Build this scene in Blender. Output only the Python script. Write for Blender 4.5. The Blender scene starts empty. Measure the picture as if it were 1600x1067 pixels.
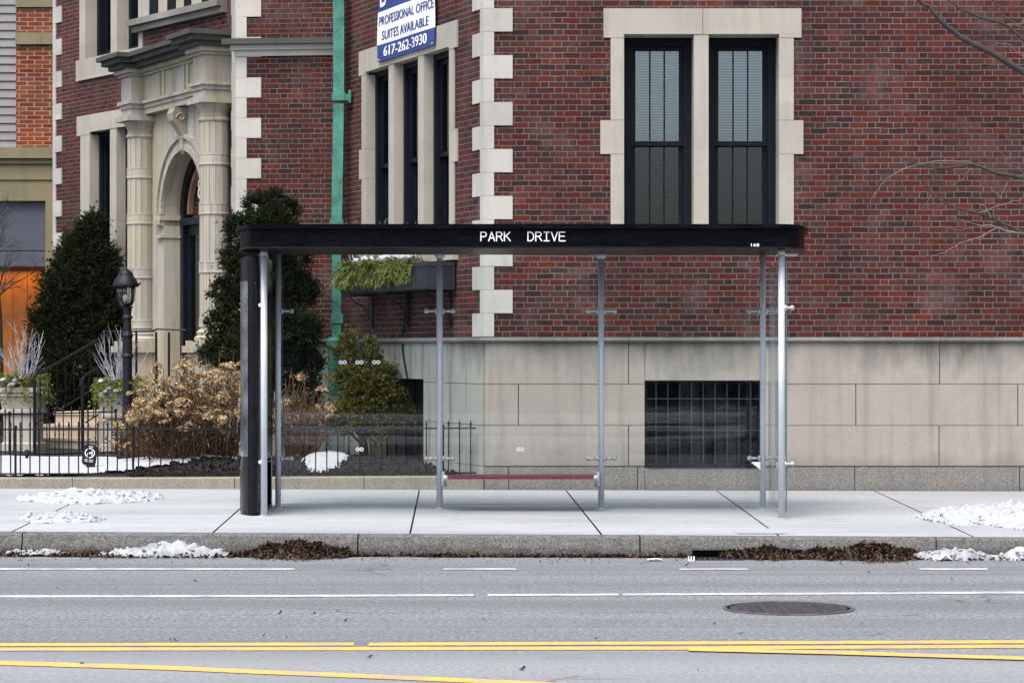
import bpy, bmesh, math, random
from mathutils import Vector, Matrix, noise
R = math.radians
random.seed(7)
SC = bpy.context.scene
COL = SC.collection
# ------------------------------------------------------------------ camera, sky, sun, exposure
F, HZ, CZ = 4000.0, 545.0, 1.75            # focal length in photo pixels, horizon row, eye height
cam = bpy.data.objects.new('camera', bpy.data.cameras.new('camera')); COL.objects.link(cam)
cam.location = (0, 0, CZ); cam.rotation_euler = (R(90), 0, 0)
cam.data.lens = 90; cam.data.sensor_width = 36; cam.data.shift_y = 11.5/1600
cam.data.clip_start = 0.5; cam.data.clip_end = 1500
cam.data.dof.use_dof = True; cam.data.dof.focus_distance = 24.5; cam.data.dof.aperture_fstop = 11.0
SC.camera = cam
SUN_EL, SUN_AZ = 62, 205                    # azimuth clockwise from +Y: behind the camera, to the left
w = bpy.data.worlds.new("World"); SC.world = w; w.use_nodes = True
nt = w.node_tree; bg = nt.nodes['Background']
sky = nt.nodes.new('ShaderNodeTexSky'); sky.sky_type = 'NISHITA'; sky.sun_disc = False
sky.sun_elevation = R(SUN_EL); sky.sun_rotation = R(SUN_AZ); sky.air_density = 1.0; sky.dust_density = 4.2; sky.ozone_density = 1.0
nt.links.new(sky.outputs[0], bg.inputs[0]); bg.inputs[1].default_value = 0.15
sun = bpy.data.objects.new('sun', bpy.data.lights.new('sun', 'SUN')); COL.objects.link(sun)
sun.data.energy = 1.5; sun.data.angle = R(38); sun.data.color = (1.0, 0.97, 0.90)
d = Vector((math.sin(R(SUN_AZ))*math.cos(R(SUN_EL)), math.cos(R(SUN_AZ))*math.cos(R(SUN_EL)), math.sin(R(SUN_EL))))
sun.rotation_euler = d.to_track_quat('Z', 'Y').to_euler(); sun.location = d*60
SC.view_settings.view_transform = 'Standard'; SC.view_settings.look = 'None'
SC.view_settings.gamma = 1; SC.view_settings.exposure = 1.15
# ------------------------------------------------------------------ node helpers
class NT:
    def __init__(s, name):
        s.m = bpy.data.materials.new(name); s.m.use_nodes = True; s.t = s.m.node_tree
        s.b = s.t.nodes['Principled BSDF']; s.o = s.t.nodes['Material Output']
    def n(s, typ, **kw):
        x = s.t.nodes.new('ShaderNode'+typ)
        for k, v in kw.items(): setattr(x, k, v)
        return x
    def put(s, sock, v):
        if v is None: return
        if hasattr(v, 'is_output'): s.t.links.new(v, sock)
        else: sock.default_value = v
    def M(s, op, a, b=None, c=None, clamp=False):
        x = s.n('Math', operation=op); x.use_clamp = clamp
        s.put(x.inputs[0], a); s.put(x.inputs[1], b); s.put(x.inputs[2], c); return x.outputs[0]
    def mix(s, f, a, b, bt='MIX'):
        x = s.n('Mix', data_type='RGBA', blend_type=bt)
        s.put(x.inputs[0], f); s.put(x.inputs[6], a); s.put(x.inputs[7], b); return x.outputs[2]
    def rng(s, v, a, b, c=0.0, d=1.0, smooth=False):
        x = s.n('MapRange'); x.interpolation_type = 'SMOOTHSTEP' if smooth else 'LINEAR'
        s.put(x.inputs[0], v)
        for i, q in enumerate((a, b, c, d)): x.inputs[i+1].default_value = q
        return x.outputs[0]
    def noise(s, vec, scale, detail=4, rough=0.55, dist=0.0):
        x = s.n('TexNoise'); s.put(x.inputs['Vector'], vec); x.inputs['Scale'].default_value = scale
        x.inputs['Detail'].default_value = detail; x.inputs['Roughness'].default_value = rough; x.inputs['Distortion'].default_value = dist
        return x.outputs[0]
    def scaled(s, vec, sc, loc=(0, 0, 0)):
        x = s.n('Mapping'); s.put(x.inputs[0], vec); x.inputs['Scale'].default_value = sc; x.inputs['Location'].default_value = loc; return x.outputs[0]
    def ramp(s, f, stops, const=False):
        x = s.n('ValToRGB'); e = x.color_ramp.elements
        if const: x.color_ramp.interpolation = 'CONSTANT'
        while len(e) < len(stops): e.new(0.5)
        for i, (p, c) in enumerate(stops): e[i].position = p; e[i].color = (*c, 1)
        s.put(x.inputs[0], f); return x.outputs[0]
    def bump(s, h, strength=0.4, dist=0.01):
        x = s.n('Bump'); x.inputs['Strength'].default_value = strength; x.inputs['Distance'].default_value = dist
        s.put(x.inputs['Height'], h); s.t.links.new(x.outputs[0], s.b.inputs['Normal'])
    def obj(s): return s.n('TexCoord').outputs['Object']
    def uv(s): return s.n('UVMap').outputs[0]
    def xyz(s, v):
        x = s.n('SeparateXYZ'); s.put(x.inputs[0], v); return x.outputs
def C(c): return (*c, 1)
def s2l(*c): return tuple((v/255/12.92 if v/255 < .04045 else ((v/255+.055)/1.055)**2.4) for v in c)

def plain(name, col, rough=0.6, metal=0.0, var=0.12, scale=6, bump=0.0, spec=0.5, bscale=60, coat=0):
    t = NT(name); o = t.obj()
    n1 = t.noise(o, scale, 5); n2 = t.noise(o, scale*9, 3)
    f = t.M('MULTIPLY_ADD', n1, 0.7, t.M('MULTIPLY', n2, 0.3))
    lo = tuple(max(0, c*(1-var*2)) for c in col); hi = tuple(min(1, c*(1+var*1.6)) for c in col)
    t.put(t.b.inputs['Base Color'], t.ramp(f, [(0.3, lo), (0.5, col), (0.7, hi)]))
    t.b.inputs['Metallic'].default_value = metal
    t.put(t.b.inputs['Roughness'], t.rng(n1, 0.3, 0.7, max(0.03, rough-.08), min(1, rough+.08)))
    t.b.inputs['Specular IOR Level'].default_value = spec
    if coat: t.b.inputs['Coat Weight'].default_value = coat; t.b.inputs['Coat Roughness'].default_value = .08
    if bump: t.bump(t.noise(o, bscale, 4), bump, 0.01)
    return t.m

def brick_mat(name, course, period, phase, palette, mortar, hfrac=0.315, joint=0.0048, stain=0.8, even=False):
    t = NT(name); uv = t.uv()
    wn = t.n('TexNoise'); t.put(wn.inputs['Vector'], uv); wn.inputs['Scale'].default_value = 5.5; wn.inputs['Detail'].default_value = 2
    wn2 = t.n('TexNoise'); t.put(wn2.inputs['Vector'], uv); wn2.inputs['Scale'].default_value = 45; wn2.inputs['Detail'].default_value = 2
    a = t.n('VectorMath', operation='SUBTRACT'); t.put(a.inputs[0], wn.outputs['Color']); a.inputs[1].default_value = (.5, .5, .5)
    b = t.n('VectorMath', operation='SUBTRACT'); t.put(b.inputs[0], wn2.outputs['Color']); b.inputs[1].default_value = (.5, .5, .5)
    sa = t.n('VectorMath', operation='SCALE'); t.put(sa.inputs[0], a.outputs[0]); sa.inputs['Scale'].default_value = .012
    sb = t.n('VectorMath', operation='SCALE'); t.put(sb.inputs[0], b.outputs[0]); sb.inputs['Scale'].default_value = .006
    ad = t.n('VectorMath', operation='ADD'); t.put(ad.inputs[0], sa.outputs[0]); t.put(ad.inputs[1], sb.outputs[0])
    wv = t.n('VectorMath', operation='ADD'); t.put(wv.inputs[0], ad.outputs[0]); t.put(wv.inputs[1], uv)
    X = t.xyz(wv.outputs[0]); U, V = X[0], X[1]
    v = t.M('DIVIDE', t.M('SUBTRACT', V, phase), course)
    row = t.M('FLOOR', v); fy = t.M('SUBTRACT', v, row)
    par = t.M('FLOORED_MODULO', row, 2.0)
    rn = t.n('TexWhiteNoise', noise_dimensions='1D'); t.put(rn.inputs['W'], row)
    uu = t.M('ADD', t.M('ADD', t.M('DIVIDE', U, period), t.M('MULTIPLY', par, .5)), t.M('MULTIPLY', rn.outputs[0], .1))
    c = t.M('FLOOR', uu); tt = t.M('SUBTRACT', uu, c)
    sf = 1-hfrac
    isH = t.M('GREATER_THAN', tt, sf)
    cid = t.n('CombineXYZ'); t.put(cid.inputs[0], t.M('MULTIPLY_ADD', c, 2.0, isH)); t.put(cid.inputs[1], row)
    wnz = t.n('TexWhiteNoise', noise_dimensions='3D'); t.put(wnz.inputs['Vector'], cid.outputs[0])
    n = len(palette)
    bc = t.ramp(wnz.outputs['Value'], [(i/n, p) for i, p in enumerate(palette)], const=True)
    wx = t.xyz(wnz.outputs['Color'])
    hs = t.n('HueSaturation'); t.put(hs.inputs['Color'], bc); t.put(hs.inputs['Value'], t.rng(wx[1], 0, 1, .78, 1.2)); t.put(hs.inputs['Saturation'], t.rng(wx[2], 0, 1, .95, 1.15))
    fine = t.noise(uv, 110, 4, .7)
    bc2 = t.mix(t.rng(fine, .3, .7, .0, .38), hs.outputs[0], C((.03, .02, .022)))
    pale = t.M('MULTIPLY', t.rng(t.noise(t.scaled(uv, (1.3, 1.0, 1)), 1.4, 6, .7), .52, .68), t.rng(fine, .4, .6))
    bc2 = t.mix(t.M('MULTIPLY', pale, stain), bc2, C((.13, .085, .085)))
    dx = t.M('MULTIPLY', t.M('MINIMUM', t.M('MINIMUM', tt, t.M('SUBTRACT', 1.0, tt)), t.M('ABSOLUTE', t.M('SUBTRACT', tt, sf))), period)
    dy = t.M('MULTIPLY', t.M('MINIMUM', fy, t.M('SUBTRACT', 1.0, fy)), course)
    dd = t.M('MINIMUM', dx, dy)
    mask = t.rng(dd, joint*.75, joint*1.35, smooth=True)
    mc = t.mix(t.rng(t.noise(uv, 3.0, 4), .35, .7), C(mortar), C(tuple(m*.62 for m in mortar)))
    big = t.rng(t.noise(t.scaled(uv, (.5, .35, 1)), 1.6, 5), .32, .70, .72, 1.16)
    hv = t.n('HueSaturation'); t.put(hv.inputs['Color'], t.mix(mask, mc, bc2)); t.put(hv.inputs['Value'], big)
    t.put(t.b.inputs['Base Color'], hv.outputs[0])
    t.b.inputs['Roughness'].default_value = .85; t.b.inputs['Specular IOR Level'].default_value = .25
    t.bump(t.M('MULTIPLY_ADD', mask, .7, t.M('MULTIPLY', fine, .4)), .7, .008)
    return t.m

def stone_mat(name, col, grime=0.0, ztop=1.83, speck=0.0, streak=0.15, warm=0.0, bump=.25, zbot=None, foot=0.0, block=0.0):
    t = NT(name); o = t.obj(); uv = t.uv()
    n1 = t.noise(o, 1.3, 6, .6); n2 = t.noise(o, 40, 4, .6)
    c = t.ramp(n1, [(.3, tuple(x*.86 for x in col)), (.5, col), (.72, (min(1, col[0]*1.1), min(1, col[1]*1.07), min(1, col[2]*1.02)))])
    c = t.mix(t.rng(n2, .35, .75, 0, .22), c, C(tuple(x*.55 for x in col)))
    st = t.noise(t.scaled(uv, (7, .45, 1)), 1.0, 4, .6)
    c = t.mix(t.M('MULTIPLY', t.rng(st, .5, .72), streak), c, C(tuple(x*.4 for x in col)))
    if warm: c = t.mix(t.M('MULTIPLY', t.rng(t.noise(t.scaled(o, (1, 1, .4)), 2.2, 4), .42, .62), warm), c, C((col[0]*.95, col[1]*.86, col[2]*.52)))
    if grime:                                             # black weathering washed down from the ledge above
        z = t.xyz(o)[2]
        edge = t.M('ADD', z, t.M('MULTIPLY', t.M('SUBTRACT', t.noise(t.scaled(uv, (5, 1.2, 1)), 1.0, 5, .65), .5), .75))
        g = t.rng(edge, ztop-.30, ztop+.02)
        patch = t.rng(t.noise(t.scaled(uv, (.7, .3, 1)), 1.0, 3), .36, .54)
        g = t.M('MULTIPLY', t.M('MULTIPLY', g, patch), grime)
        c = t.mix(g, c, C((.11, .105, .09)))
        if zbot is not None:
            g2 = t.rng(t.M('ADD', z, t.M('MULTIPLY', t.noise(t.scaled(uv, (2.5, 2, 1)), 1.0, 5), .35)), zbot+.36, zbot+.12)
            c = t.mix(t.M('MULTIPLY', g2, .55), c, C((.1, .1, .075)))
    if block:
        z = t.xyz(o)[2]; wn_ = t.n('TexWhiteNoise', noise_dimensions='2D'); cb = t.n('CombineXYZ')
        t.put(cb.inputs[0], t.M('FLOOR', t.M('DIVIDE', t.M('SUBTRACT', z, 4.922), .2535))); t.put(cb.inputs[1], t.M('ROUND', t.M('MULTIPLY', t.xyz(o)[0], .6))); t.put(wn_.inputs['Vector'], cb.outputs[0])
        c = t.mix(t.rng(wn_.outputs[0], 0, 1, 0, block), c, C((col[0]*.62, col[1]*.62, col[2]*.56)))
        c = t.mix(t.rng(t.noise(t.scaled(uv, (6, 2.5, 1)), 1.0, 6, .75), .58, .74, 0, block), c, C((col[0]*.45, col[1]*.45, col[2]*.42)))
    if foot:
        z = t.xyz(o)[2]; nz_ = t.noise(t.scaled(o, (1.6, 1, 5)), 3.0, 5, .7)
        c = t.mix(t.M('MULTIPLY', t.rng(t.M('MULTIPLY_ADD', t.M('SUBTRACT', nz_, .5), .22, z), foot, foot*.25), .8), c, C((.045, .038, .03)))
    if speck:
        c = t.mix(t.M('MULTIPLY', t.rng(t.noise(o, 55, 4, .85), .46, .62), speck), c, C(tuple(x*.25 for x in col)))
        c = t.mix(t.M('MULTIPLY', t.rng(t.noise(t.scaled(o, (1, 1, 1), (3, 5, 1)), 48, 4, .85), .54, .66), speck*.7), c, C(tuple(min(1, x*1.9) for x in col)))
    t.put(t.b.inputs['Base Color'], c); t.b.inputs['Roughness'].default_value = .88; t.b.inputs['Specular IOR Level'].default_value = .25
    t.bump(t.noise(o, 70, 5, .65), bump, .006)
    return t.m

def glass_mat(name, tint=(.86, .9, .9), ior=1.52, gain=1.0, rough=0.0):
    t = NT(name); tr = t.n('BsdfTransparent'); tr.inputs[0].default_value = C(tint)
    gl = t.n('BsdfGlossy'); gl.inputs['Roughness'].default_value = rough; gl.inputs[0].default_value = (1, 1, 1, 1)
    fr = t.n('Fresnel'); fr.inputs[0].default_value = ior
    mx = t.n('MixShader'); t.put(mx.inputs[0], t.M('MULTIPLY', fr.outputs[0], gain, clamp=True))
    t.t.links.new(tr.outputs[0], mx.inputs[1]); t.t.links.new(gl.outputs[0], mx.inputs[2]); t.t.links.new(mx.outputs[0], t.o.inputs[0])
    return t.m

def shelter_glass():
    m_ = glass_mat('shelter_glass', (.935, .96, .958), 1.5, .5); t = m_.node_tree; N = t.nodes; out = N['Material Output']; mx = out.inputs[0].links[0].from_node
    tc = N.new('ShaderNodeTexCoord'); mp = N.new('ShaderNodeMapping'); mp.inputs['Scale'].default_value = (1.2, 1, .5); t.links.new(tc.outputs['Object'], mp.inputs[0])
    n = N.new('ShaderNodeTexNoise'); n.inputs['Scale'].default_value = 2.2; n.inputs['Detail'].default_value = 8; n.inputs['Roughness'].default_value = .75; t.links.new(mp.outputs[0], n.inputs['Vector'])
    r_ = N.new('ShaderNodeMapRange'); r_.inputs[1].default_value = .5; r_.inputs[2].default_value = .75; r_.inputs[3].default_value = .001; r_.inputs[4].default_value = .035; t.links.new(n.outputs[0], r_.inputs[0])
    df = N.new('ShaderNodeBsdfDiffuse'); df.inputs[0].default_value = (.6, .62, .62, 1); m2 = N.new('ShaderNodeMixShader'); t.links.new(r_.outputs[0], m2.inputs[0]); t.links.new(mx.outputs[0], m2.inputs[1]); t.links.new(df.outputs[0], m2.inputs[2]); t.links.new(m2.outputs[0], out.inputs[0])
    return m_
def enamel():
    t = NT('black_enamel'); o = t.obj(); c = t.mix(t.rng(t.noise(o, 55, 4, .8), .68, .74, 0, .6), C((.0015, .0016, .003)), C((.05, .05, .055)))
    c = t.mix(t.rng(t.noise(t.scaled(o, (1, 1, 5)), 4, 6, .75), .5, .75, 0, .12), c, C((.06, .06, .065)))
    t.put(t.b.inputs['Base Color'], c); t.b.inputs['Roughness'].default_value = .35; t.b.inputs['Specular IOR Level'].default_value = .05; return t.m
def leaf_mat(name, cols, scale=25, rough=.6, spec=.15):
    t = NT(name); o = t.obj(); n1 = t.noise(o, scale, 3, .7); n2 = t.noise(o, 3.0, 3)
    f = t.M('MULTIPLY_ADD', n1, .75, t.M('MULTIPLY', n2, .25)); k = len(cols)
    t.put(t.b.inputs['Base Color'], t.ramp(f, [(.3+.4*i/(k-1), c) for i, c in enumerate(cols)]))
    t.b.inputs['Roughness'].default_value = rough; t.b.inputs['Specular IOR Level'].default_value = spec
    return t.m

def asphalt_mat():
    t = NT('asphalt'); o = t.obj()
    n = t.noise(t.scaled(o, (.75, .42, 1)), 42, 5, .9); big = t.noise(t.scaled(o, (.12, .9, 1)), 1.2, 5, .6); mid = t.noise(o, 9, 4)
    lane = t.noise(t.scaled(o, (.03, 1.4, 1)), 1.0, 3)
    y = t.xyz(o)[1]
    c = t.ramp(n, [(.34, (.035, .037, .042)), (.48, (.142, .152, .158)), (.62, (.275, .288, .296))])
    c = t.mix(t.rng(big, .35, .7, 0, .3), c, C((.22, .228, .245)), 'MIX')
    c = t.mix(t.rng(lane, .42, .58, 0, .5), c, C((.10, .104, .112)))
    c = t.mix(t.rng(t.noise(t.scaled(o, (.5, 1.2, 1)), 2.2, 6, .75), .55, .7, 0, .4), c, C((.085, .088, .092)))
    # the bus lane by the kerb is a smoother, greyer surface; salt leaves the middle of the road paler
    c = t.mix(t.rng(y, 15.3, 14.4, 0, .4), c, C((.29, .298, .302)))
    c = t.mix(t.rng(y, 20.9, 21.5, 0, .3), c, C((.26, .25, .24)))
    dark = t.noise(t.scaled(o, (.9, 6, 1)), 1.6, 4, .65)
    c = t.mix(t.rng(dark, .62, .72, 0, .5), c, C((.08, .08, .088)))
    c = t.mix(t.rng(mid, .62, .8, 0, .25), c, C((.3, .3, .305)))
    wv_ = t.n('TexNoise'); t.put(wv_.inputs['Vector'], o); wv_.inputs['Scale'].default_value = 1.5; wv_.inputs['Detail'].default_value = 5
    vv_ = t.n('VectorMath', operation='ADD'); t.put(vv_.inputs[0], t.scaled(o, (.16, .5, 1))); sc_ = t.n('VectorMath', operation='SCALE'); t.put(sc_.inputs[0], wv_.outputs['Color']); sc_.inputs['Scale'].default_value = .35; t.put(vv_.inputs[1], sc_.outputs[0])
    vo = t.n('TexVoronoi', feature='DISTANCE_TO_EDGE'); t.put(vo.inputs['Vector'], vv_.outputs[0]); vo.inputs['Scale'].default_value = 1.0
    ck = t.M('MULTIPLY', t.rng(vo.outputs['Distance'], .010, .003), t.rng(t.noise(o, .8, 3), .47, .56))
    c = t.mix(t.M('MULTIPLY', ck, .5), c, C((.05, .05, .052)))
    t.put(t.b.inputs['Base Color'], c); t.b.inputs['Roughness'].default_value = .9; t.b.inputs['Specular IOR Level'].default_value = .2
    t.bump(n, .5, .01); return t.m

def paint_mat(name, col, wear=.5):
    t = NT(name); o = t.obj(); n = t.noise(o, 95, 4, .85); m = t.noise(o, 4, 4)
    f = t.rng(t.M('MULTIPLY_ADD', m, .55, t.M('MULTIPLY', n, .6)), .52, .66)
    c = t.mix(t.M('MULTIPLY', f, wear), C(col), C((.2, .2, .21)))
    t.put(t.b.inputs['Base Color'], c); t.b.inputs['Roughness'].default_value = .75; t.bump(n, .3, .005); return t.m

def concrete_mat():
    t = NT('pavement_concrete'); o = t.obj()
    n = t.noise(o, 90, 4, .7); b = t.noise(t.scaled(o, (.35, 1, 1)), .9, 5, .6); s = t.noise(t.scaled(o, (.7, 5, 1)), 1.3, 4)
    c = t.ramp(b, [(.3, (.25, .27, .278)), (.5, (.315, .337, .35)), (.72, (.37, .39, .398))])
    c = t.mix(t.rng(n, .42, .75, 0, .35), c, C((.24, .24, .245)))
    c = t.mix(t.rng(s, .5, .72, 0, .5), c, C((.23, .24, .235)))
    c = t.mix(t.rng(t.noise(o, 2.6, 6, .7), .56, .72, 0, .45), c, C((.22, .225, .22)))
    c = t.mix(t.rng(t.xyz(o)[1], 24.2, 27.6, 0, .4), c, C((.26, .275, .275)))
    c = t.mix(t.rng(t.noise(o, 9, 2, .5), .69, .73, 0, .55), c, C((.17, .165, .155)))
    c = t.mix(t.rng(t.noise(t.scaled(o, (1, 1, 1), (7, 3, 0)), .7, 6, .7), .56, .66, 0, .3), c, C((.24, .25, .255)))
    t.put(t.b.inputs['Base Color'], c); t.b.inputs['Roughness'].default_value = .9; t.b.inputs['Specular IOR Level'].default_value = .2
    t.bump(n, .2, .004); return t.m

def snow_mat(name, dirty=0.0):
    t = NT(name); o = t.obj(); n = t.noise(o, 30, 5, .7)
    c = t.mix(t.rng(t.noise(o, 7, 5, .7), .48-.12*bool(dirty), .7, 0, .3+dirty*1.5), C((.395, .412, .435)), C((.26-.3*dirty, .265-.3*dirty, .27-.3*dirty)))
    c = t.mix(t.rng(t.noise(o, 60, 2, .6), .66, .7, 0, .35+dirty*.5), c, C((.1, .085, .07)))
    t.put(t.b.inputs['Base Color'], c); t.b.inputs['Roughness'].default_value = .75
    t.b.inputs['Subsurface Weight'].default_value = .15; t.b.inputs['Subsurface Radius'].default_value = (.05, .05, .06); t.b.inputs['Subsurface Scale'].default_value = .3
    t.bump(t.noise(o, 16, 6, .7), .8, .04); return t.m

def mulch_mat(name, a, b, c3):
    t = NT(name); o = t.obj(); n = t.noise(t.scaled(o, (1, 1, 2)), 55, 5, .8)
    t.put(t.b.inputs['Base Color'], t.ramp(n, [(.3, a), (.52, b), (.72, c3)])); t.b.inputs['Roughness'].default_value = .95
    t.bump(n, 1.0, .03); return t.m

PAL = [(p[0]*.455, p[1]*.345, p[2]*.295) for p in [(.165, .035, .033), (.12, .03, .032), (.085, .026, .030), (.19, .043, .035), (.10, .042, .045), (.15, .034, .032), (.058, .026, .032), (.135, .052, .054), (.215, .052, .034), (.115, .032, .034), (.17, .048, .044), (.145, .062, .064)]]
MT = {
 'brick': brick_mat('red_brick', .0628, .282, 1.875, PAL, (.145, .132, .115), joint=.0043),
 'brick_orange': brick_mat('orange_brick', .083, .30, 0, [(.23, .062, .028), (.18, .045, .022), (.26, .075, .035), (.20, .055, .03)], (.36, .25, .19), hfrac=.05, joint=.007, stain=.15),
 'stone': stone_mat('pale_limestone', (.45, .437, .405), streak=.3, block=.42),
 'trim': stone_mat('window_limestone', (.375, .355, .31), streak=.3, block=.3),
 'base': stone_mat('limestone_base', (.316, .292, .260), grime=1.0, ztop=1.79, streak=.38, zbot=.45),
 'baseA': stone_mat('weathered_limestone_base', (.30, .305, .28), grime=.8, ztop=1.80, streak=.95),
 'ledge': stone_mat('weathered_ledge', (.26, .258, .235), grime=.7, ztop=1.86, streak=.3),
 'portal': stone_mat('carved_limestone', (.36, .345, .31), streak=.9, warm=.5),
 'cornice': stone_mat('blackened_stone', (.065, .066, .064), streak=.5),
 'granite': stone_mat('granite', (.215, .207, .195), speck=.7, streak=.3, foot=.31),
 'kerb': stone_mat('kerb_granite', (.145, .146, .142), speck=.9, streak=.8, bump=.9, foot=.11),
 'edging': stone_mat('edging_stone', (.25, .235, .195), speck=.5, streak=.35, bump=.4),
 'brown': stone_mat('brownstone', (.42, .35, .27), speck=.2, streak=.2),
 'mortar': plain('mortar_backing', (.13, .12, .105), .95),
 'dark': plain('dark_window_paint', (.006, .008, .013), .5, var=.1, spec=.12),
 'dark2': plain('black_window_paint', (.005, .006, .009), .5, spec=.1),
 'void': plain('painted_hole_black', (.002, .002, .002), .9, spec=0),  # flat black colour stands in for the darkness inside holes
 'roomdark': plain('dark_interior', (.02, .02, .02), .9),
 'blind': plain('blind_slats', (.66, .86, .93), .5, var=.05),
 'glassw': glass_mat('window_glass', (.80, .88, .92), 1.5, 1.3),
 'glass': shelter_glass(),
 'screen': glass_mat('screened_glass', (.36, .54, .64), 1.5, 1.0),
 'glassf': glass_mat('sky_tinted_window_glass', (.80, .92, 1.0), 1.5, 2.0),  # bluish tint and raised mirror gain put extra sky reflection into the panes
 'glasslamp': glass_mat('lantern_glass', (.75, .75, .72), 1.5, 1.2, .15),
 'glassedge': plain('glass_edge', (.10, .19, .17), .2),
 'alu': plain('brushed_aluminium', (.50, .53, .565), .42, .15, var=.05, scale=3),
 'aluw': plain('pale_cast_metal', (.42, .44, .46), .4, .3),
 'black': enamel(),
 'blackm': plain('dark_case_metal', (.004, .0045, .008), .22, .0, spec=.3),
 'iron': plain('black_iron', (.006, .006, .009), .5, spec=.25),
 'white': plain('white_lettering', (.85, .85, .85), .6, var=.02),
 'red': plain('crimson_bench', (.12, .008, .028), .4, var=.15),
 'green': plain('verdigris_copper', (.036, .18, .135), .6, .0, var=.4, scale=5, bump=.2),
 'blue': plain('banner_blue', (.018, .045, .19), .5, var=.12),
 'bwhite': plain('banner_white', (.78, .80, .84), .5, var=.03),
 'siding': plain('grey_siding', (.19, .19, .19), .7),
 'sandst': stone_mat('sandstone_block', (.20, .178, .11), streak=.2),
 'panel': plain('slate_panel', (.055, .065, .09), .6),
 'orange': plain('orange_timber', (.42, .145, .012), .5, var=.2, scale=4),
 'alloy': plain('soffit_panel', (.6, .6, .58), .5),
 'asphalt': asphalt_mat(), 'concrete': concrete_mat(),
 'wpaint': paint_mat('white_road_paint', (.50, .505, .50), .75),
 'ypaint': paint_mat('yellow_road_paint', (.68, .375, .055), .65),
 'snow': snow_mat('snow'), 'dsnow': snow_mat('dirty_snow', .35),
 'mulch': mulch_mat('bark_mulch', (.004, .003, .0028), (.014, .010, .008), (.045, .032, .025)),
 'litterbase': mulch_mat('gutter_dirt', (.012, .008, .006), (.045, .03, .02), (.11, .08, .055)),
 'leaves': leaf_mat('dead_leaves', [(.010, .007, .005), (.035, .022, .015), (.08, .05, .034), (.26, .21, .17)], 60, .8),
 'yew': leaf_mat('yew_needles', [(.003, .0045, .002), (.010, .014, .006), (.024, .032, .014), (.07, .082, .038)], 30, .8, .06),
 'gold': leaf_mat('golden_conifer', [(.010, .015, .004), (.045, .052, .012), (.12, .11, .018), (.26, .16, .02)], 11),
 'sprig': leaf_mat('evergreen_sprigs', [(.03, .05, .012), (.11, .13, .03), (.22, .20, .05)], 9),
 'hyd': leaf_mat('dried_flower_heads', [(.06, .036, .02), (.23, .15, .08), (.42, .31, .18), (.64, .52, .35)], 22, .8),
 'stem': leaf_mat('dry_stems', [(.035, .018, .010), (.10, .055, .028), (.24, .15, .08)], 14, .8),
 'twig': leaf_mat('whitened_twigs', [(.16, .165, .18), (.36, .37, .40)], 10, .7),
 'bark': plain('tree_bark', (.03, .028, .025), .9, bump=.6, var=.3, scale=12),
 'barkl': plain('pale_twig_bark', (.13, .12, .11), .85, var=.4),
 'mist': plain('manhole_iron', (.05, .045, .05), .65, .3, var=.25, scale=10, bump=.5),
 'navy': plain('navy_door_paint', (.005, .007, .014), .4, spec=.25),
 'tan': plain('tan_curtain', (.26, .15, .095), .8),
 'curt': plain('grey_curtain', (.20, .20, .19), .8),
 'planter': stone_mat('cast_stone_planter', (.36, .345, .30), streak=.5),
 'bulb': plain('frosted_bulb', (.8, .78, .72), .4),
 'farmass': plain('reflection_darkener', (.018, .022, .026), .95, var=.3, scale=1),  # colour of the added mass that darkens reflections
}
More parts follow.
